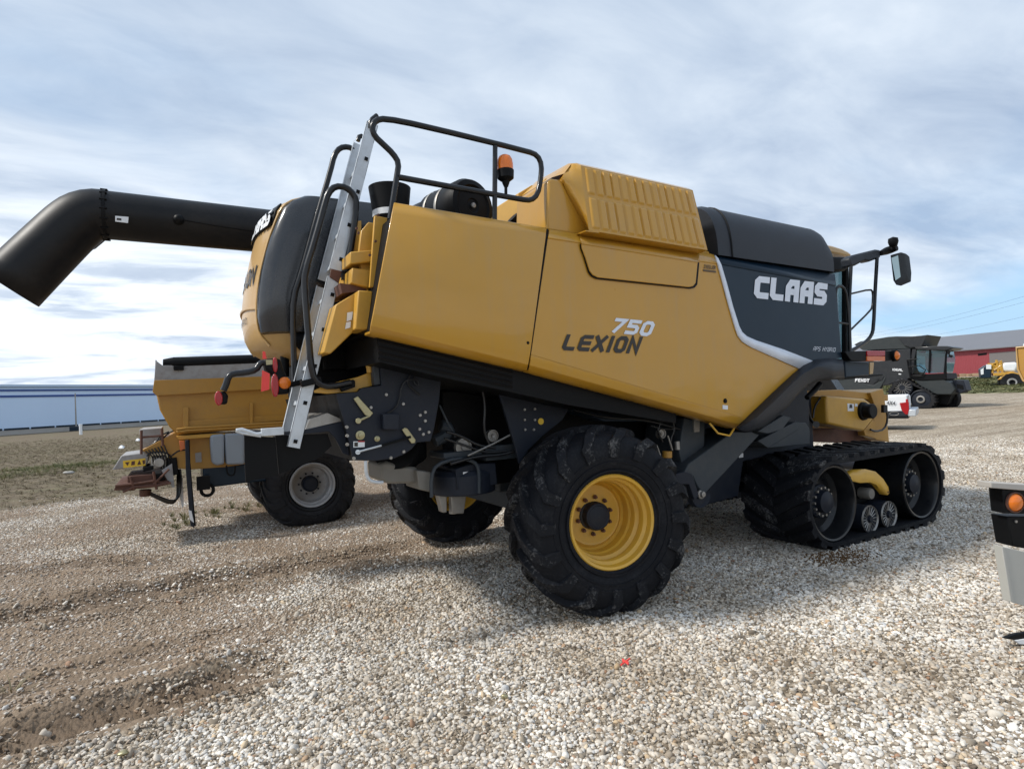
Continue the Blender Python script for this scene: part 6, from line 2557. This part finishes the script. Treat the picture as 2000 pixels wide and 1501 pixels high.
M['barnred'] = corr('red_ribbed_steel', (.27, .04, .05), 1.2)
M['barnroof'] = corr('grey_ribbed_roof', (.17, .17, .185), 1.0, .5)
M['door'] = corr('grey_roller_door', (.16, .145, .14), .1)
ze = (Bp(1900, 682).z - zb)
zr = ze + 3.6
L0, L1 = -(Vector((bB.x - bA.x, bB.y - bA.y, 0)).length * .93), 45
W_ = lambda x, y, z: FR.w(x, y, z)
mb = MB()
mb.plate([W_(L0, 0, -.8), W_(L1, 0, -.8), W_(L1, 0, ze), W_(L0, 0, ze)], FR.n * .15)
mb.plate([W_(L0, 30, -.8), W_(L1, 30, -.8), W_(L1, 30, ze), W_(L0, 30, ze)], FR.n * .15)
for x_ in (L0, L1 - .15):
    mb.plate([W_(x_, .16, -.8), W_(x_, 29.9, -.8), W_(x_, 29.9, ze - .1), W_(x_, 15, zr - .15), W_(x_, .16, ze - .1)], FR.h * .15)
mb.build('wall', 'barnred', RB)
mb = MB()
mb.plate([W_(L0 - .6, -.8, ze - .12), W_(L0 - .6, 15, zr), W_(L1, 15, zr), W_(L1, -.8, ze - .12)], Vector((0, 0, .18)))
mb.plate([W_(L0 - .6, 30.9, ze - .12), W_(L0 - .6, 15.01, zr), W_(L1, 15.01, zr), W_(L1, 30.9, ze - .12)], Vector((0, 0, .18)))
mb.build('roof', 'barnroof', RB)
mb = MB()
mb.plate([Bp(1932, 689, -.05), Bp(2016, 682, -.05), Bp(2018, 730, -.05), Bp(1934, 733, -.05)], FR.n * .04)
mb.build('roller_door', 'door', RB)
mb = MB()
mb.plate([Bp(1910, 690, -.05), Bp(1927, 688, -.05), Bp(1927, 692, -.05), Bp(1910, 694, -.05)], FR.n * .04)
mb.build('vent_window', 'black', RB)
mb = MB()
mb.plate([Bp(1850, 720, -.05), Bp(1860, 720, -.05), Bp(1860, 735, -.05), Bp(1850, 735, -.05)], FR.n * .04)
mb.build('side_door', 'door', RB)

# pale apron strip and stacked material before the barn
mb = MB()
q0, q1 = W_(-60, -1.5, 0), W_(40, -1.5, 0)
mb.plate([W_(-60, -1, .06), W_(42, -1, .06), W_(42, -9, .0), W_(-60, -9, .0)], Vector((0, 0, -.4)))
o = mb.build('pavement', 'concrete')
tag(o, 'pale concrete apron in front of the red barn', 'pavement', kind='structure')
mb = MB()
r2 = random.Random(4)
for k in range(16):
    x_ = -23 + k * 1.1
    mb.box(W_(x_, -3.5 + r2.uniform(-.5, .5), .25 + r2.uniform(0, .15)), (1.0, .9, .5 + r2.uniform(-.1, .2)), Matrix.Rotation(r2.uniform(0, 3), 3, 'Z'))
o = mb.build('rubble_heap', 'khaki', bevel=.05)
tag(o, 'low brown heap of stacked timber and rubble along the foot of the red barn', 'heap')

# ---- yellow floater truck in the distance
fc = atz(1977, 760)
fD = (fc - CAMLOC).dot(CF)
FF = Frame((fc.x, fc.y, 0), -62)
FL = empty('floater_truck', (fc.x, fc.y, 0))
tag(FL, 'distant yellow floater truck with white tank and big grey tyre beside the barn door', 'floater truck')
F_ = FF.at
mb = MB()
mb.lathe([(.001, .2), (.35, .15), (.42, 0), (.5, .05), (.95, 0), (1.0, .15), (1.0, .9), (.001, .9)], F_(1977, 746, 0), tuple(FF.n), 28)
mb.build('wheel', 'rubber_f', FL, ang=30)
mb = MB()
mb.lathe([(.28, -.02), (.40, -.05), (.44, 0)], F_(1977, 746, 0), tuple(FF.n), 24)
mb.build('rim', 'greyw', FL, ang=30)
mb = MB()
mb.plate([F_(*p, .1) for p in [(1949, 741), (1953, 736), (1975, 726), (1990, 728), (1990, 732), (1976, 731), (1956, 740)]], FF.n * .8)
mb.plate([F_(*p, .3) for p in [(1940, 728), (1976, 725), (1990, 728), (1990, 733), (1940, 733)]], FF.n * 1.6)
mb.build('fender', 'yellow2', FL, bevel=.03)
mb = MB()
mb.plate([F_(*p, .2) for p in [(1950, 735), (1960, 731), (1962, 752), (1951, 752)]], FF.n * 1.0)
mb.build('ladder_box', 'black', FL, bevel=.03)
mb = MB()
mb.plate([F_(*p, .4) for p in [(1958, 708), (1986, 706), (1990, 714), (1984, 726), (1960, 725), (1956, 716)]], FF.n * 1.8)
mb.build('tank', 'white', FL, bevel=.3, seg=4)
mb = MB()
for q in ([(1938, 728), (1940, 710), (1955, 704), (1958, 726)], [(1942, 722), (1956, 712)], [(1938, 712), (1956, 722)], [(1946, 702), (1950, 726)], [(1935, 720), (1958, 718)]):
    mb.tube([F_(*p, .5) for p in q], .12, 6)
mb.box(F_(1947, 716, 1.2), (1.2, 1.2, .9))
mb.build('engine_frame', 'yellow2', FL)
mb = MB()
mb.plate([F_(*p, .3) for p in [(1914, 720), (1926, 712), (1936, 712), (1936, 738), (1916, 738)]], FF.n * 1.8)
mb.build('truck_cab', 'navy', FL, bevel=.1)
mb = MB()
mb.plate([F_(*p, .25) for p in [(1915, 721), (1921, 718), (1921, 730), (1916, 731)]], FF.n * .1)
mb.plate([F_(*p, .25) for p in [(1926, 711), (1936, 711), (1936, 720), (1926, 720)]], FF.n * .1)
build_split(mb, 'white_panel', 'white', FL)

# ---- orange hopper cut by the right edge
oh = atd(1995, 760, 30)
FO = Frame((oh.x, oh.y, 0), -80)
OH = empty('spreader_hopper_truck', (oh.x, oh.y, 0))
tag(OH, 'orange yellow hopper body cut off by the right edge of the photo', 'hopper truck')
O_ = FO.at
mb = MB()
mb.plate([O_(*p, 0) for p in [(1985, 679), (2060, 672), (2200, 668), (2200, 790), (2060, 775), (1998, 741), (1989, 720)]], FO.n * 2.2)
mb.build('hopper', 'ochre', OH, bevel=.05)
mb = MB()
mb.tube([O_(*p, -.03) for p in [(2200, 667), (2060, 671), (1985, 678), (1988, 720), (1998, 742), (2060, 777)]], .045, 8)
mb.build('hopper_rim', 'tan', OH)
mb = MB()
mb.plate([O_(*p, .2) for p in [(1998, 671), (2060, 666), (2060, 672), (1998, 676)]], FO.n * 1.8)
mb.build('tarp', 'white', OH, bevel=.02)
for px in (2100, 2190):
    c_ = O_(px, 800, .3)
    mb = MB()
    mb.lathe([(.001, .1), (.3, .05), (.66, 0), (.7, .1), (.7, .6), (.001, .6)], (c_.x, c_.y, .7), tuple(FO.n), 28)
    mb.build('wheel', 'rubber_f', OH, ang=30)

# ---- long pale blue building on the left
lA, lB = atz(0, 849), atz(300, 829)
ld = Vector((lB.x - lA.x, lB.y - lA.y, 0)).normalized()
lang = math.degrees(math.atan2(ld.y, ld.x))
FLB = Frame((lA.x, lA.y, 0), lang)
LB = empty('warehouse', (lA.x, lA.y, 0))
tag(LB, 'long pale blue warehouse with dark blue stripes behind the field on the left', 'warehouse')
B_ = FLB.at
M['pblue'] = paint('pale_blue_cladding', (.60, .75, .95), .5, dirt=.12, dirtcol=(.24, .34, .52), scale=.08)
M['pblue2'] = paint('lighter_blue_band', (.52, .66, .84), .5, dirt=.05)
M['dblue'] = paint('dark_blue_stripe', (.02, .07, .28), .5, dirt=.05)
ztop = B_(0, 750).z
Wl = lambda x, y, z: FLB.w(x, y, z)
mb = MB()
mb.plate([Wl(-80, 0, -.3), Wl(95, 0, -.3), Wl(95, 0, ztop - .25), Wl(-80, 0, ztop - .25)], FLB.n * 40)
mb.build('wall', 'pblue', LB)
z1 = B_(0, 762).z
mb = MB()
mb.plate([Wl(-80, -.04, z1), Wl(95, -.04, z1), Wl(95, -.04, ztop - .3), Wl(-80, -.04, ztop - .3)], FLB.n * .03)
mb.build('top_band', 'pblue2', LB)
for ya, yb in ((760, 763.5), (771.5, 775.5)):
    za, zb_ = B_(0, yb).z, B_(0, ya).z
    mb = MB()
    mb.plate([Wl(-80, -.09, za), Wl(95, -.09, za), Wl(95, -.09, zb_), Wl(-80, -.09, zb_)], FLB.n * .04)
    mb.build('stripe', 'dblue', LB)
mb = MB()
mb.plate([Wl(-80.5, -.3, ztop - .25), Wl(95.5, -.3, ztop - .25), Wl(95.5, -.3, ztop), Wl(-80.5, -.3, ztop)], FLB.n * 40.5)
mb.build('roof_edge', 'pblue2', LB)
mb = MB()
for k in range(62):
    x_ = -78 + k * 2.8
    mb.plate([Wl(x_, -.08, .50), Wl(x_ + 2.6, -.08, .50), Wl(x_ + 2.6, -.08, .72), Wl(x_, -.08, .72)], FLB.n * .05)
mb.build('base_band', 'navy', LB)
mb = MB()
mb.plate([Wl(-80, -.03, -.3), Wl(95, -.03, -.3), Wl(95, -.03, .5), Wl(-80, -.03, .5)], FLB.n * .02)
mb.build('wall_base', 'concrete', LB)
# poles in the field
for px, pt, pb, lab in ((149, 767, 840, 'tallest thin light pole before the pale blue warehouse, on a dark base'), (154, 788, 838, 'short thin pole just right of the tallest pole by the pale blue warehouse'), (201, 781, 834, 'thin pole standing alone before the pale blue warehouse, nearest the yellow spreader')):
    bp_ = atz(px, pb)
    dep = (bp_ - CAMLOC).dot(CF)
    tp_ = atd(px, pt, dep)
    PL = empty('light_pole', tuple(bp_))
    mb = MB()
    mb.cyl(bp_, Vector((bp_.x, bp_.y, tp_.z)), .09, .06, 8)
    mb.build('pole', 'steel', PL)
    mb = MB()
    if px == 149:
        mb.box(bp_ + Vector((0, 0, .25)), (1.3, .6, .5))
    else:
        mb.cyl(bp_, bp_ + Vector((0, 0, .3)), .2, .2, 10)
    mb.build('base', 'navy', PL, bevel=.03)
    tag(PL, lab, 'pole')
wm_ = atz(158, 848)
mb = MB()
mb.cyl(wm_, wm_ + Vector((0, 0, .9)), .13, .13, 10)
mb.lathe([(.13, .9), (.16, .92), (.14, .99), (.001, 1.0)], wm_, (0, 0, 1), 10)
o = mb.build('marker_post', 'white')
tag(o, 'small white marker post in the field beneath the tallest pole', 'post')
for px, py, lab in ((237, 876, 'white scrap of litter on the dirt field left of the spreader'), (269, 861, 'pale litter close to the rear gate of the spreader')):
    p0 = atz(px, py)
    mb = MB()
    mb.add([p0 + Vector((-.14, 0, .02)), p0 + Vector((.10, -.04, .03)), p0 + Vector((.15, .08, .12)), p0 + Vector((-.06, .12, .16)), p0 + Vector((0, .03, .20))], [(0, 1, 2, 3), (0, 1, 4), (1, 2, 4)])
    o = mb.build('litter', 'sticker', solid=.01)
    tag(o, lab, 'litter')
p0 = atz(133, 925)
q = stone_proto(77)
q.name = 'rock'
q.data.materials.clear()
q.data.materials.append(M['concrete'])
q.scale = (.13, .12, .09)
q.location = p0 + Vector((0, 0, .05))
COL.objects.link(q)
tag(q, 'pale rock beside the weeds on the dirt at the left', 'rock')

# ---- power lines far right with their poles
LP = []
for (D0, pxl) in ((70, 2120), (240, 1560)):
    pb = atd(pxl, 735, D0)
    LP.append(Vector((pb.x, pb.y, 1.0)))
labs = ('wooden utility pole carrying the wires, nearer one beyond the right edge', 'wooden utility pole carrying the wires, the distant one behind the combine')
tops = []
for i, (b0, yy) in enumerate(zip(LP, (545, 655))):
    D0 = (70, 240)[i]
    tz = atd((2120, 1560)[i], yy, D0).z
    PL = empty('utility_pole', tuple(b0))
    mb = MB()
    mb.cyl(b0 - Vector((0, 0, 1)), Vector((b0.x, b0.y, tz)), .16, .11, 10)
    mb.build('pole', 'khaki', PL)
    mb = MB()
    mb.box((b0.x, b0.y, tz - .4), (1.6, 1.6 * .3, .12))
    mb.build('crossarm', 'khaki', PL)
    tag(PL, labs[i], 'utility pole', group=None)
    tops.append(Vector((b0.x, b0.y, tz)))
for k, dz in enumerate((0, -.7, -2.6)):
    a_, b_ = tops[0] + Vector((.5 * k, 0, dz)), tops[1] + Vector((.5 * k, 0, dz))
    mb = MB()
    pts_ = []
    for i in range(25):
        t_ = i / 24
        p = lerp(a_, b_, t_)
        p.z -= 3.0 * 4 * t_ * (1 - t_)
        pts_.append(p)
    mb.tube(pts_, .012, 5)
    o = mb.build('power_line', 'black')
    tag(o, ('topmost', 'middle', 'lowest')[k] + ' of the three thin wires crossing the sky above the red barn', 'power line', group='power lines in the sky')
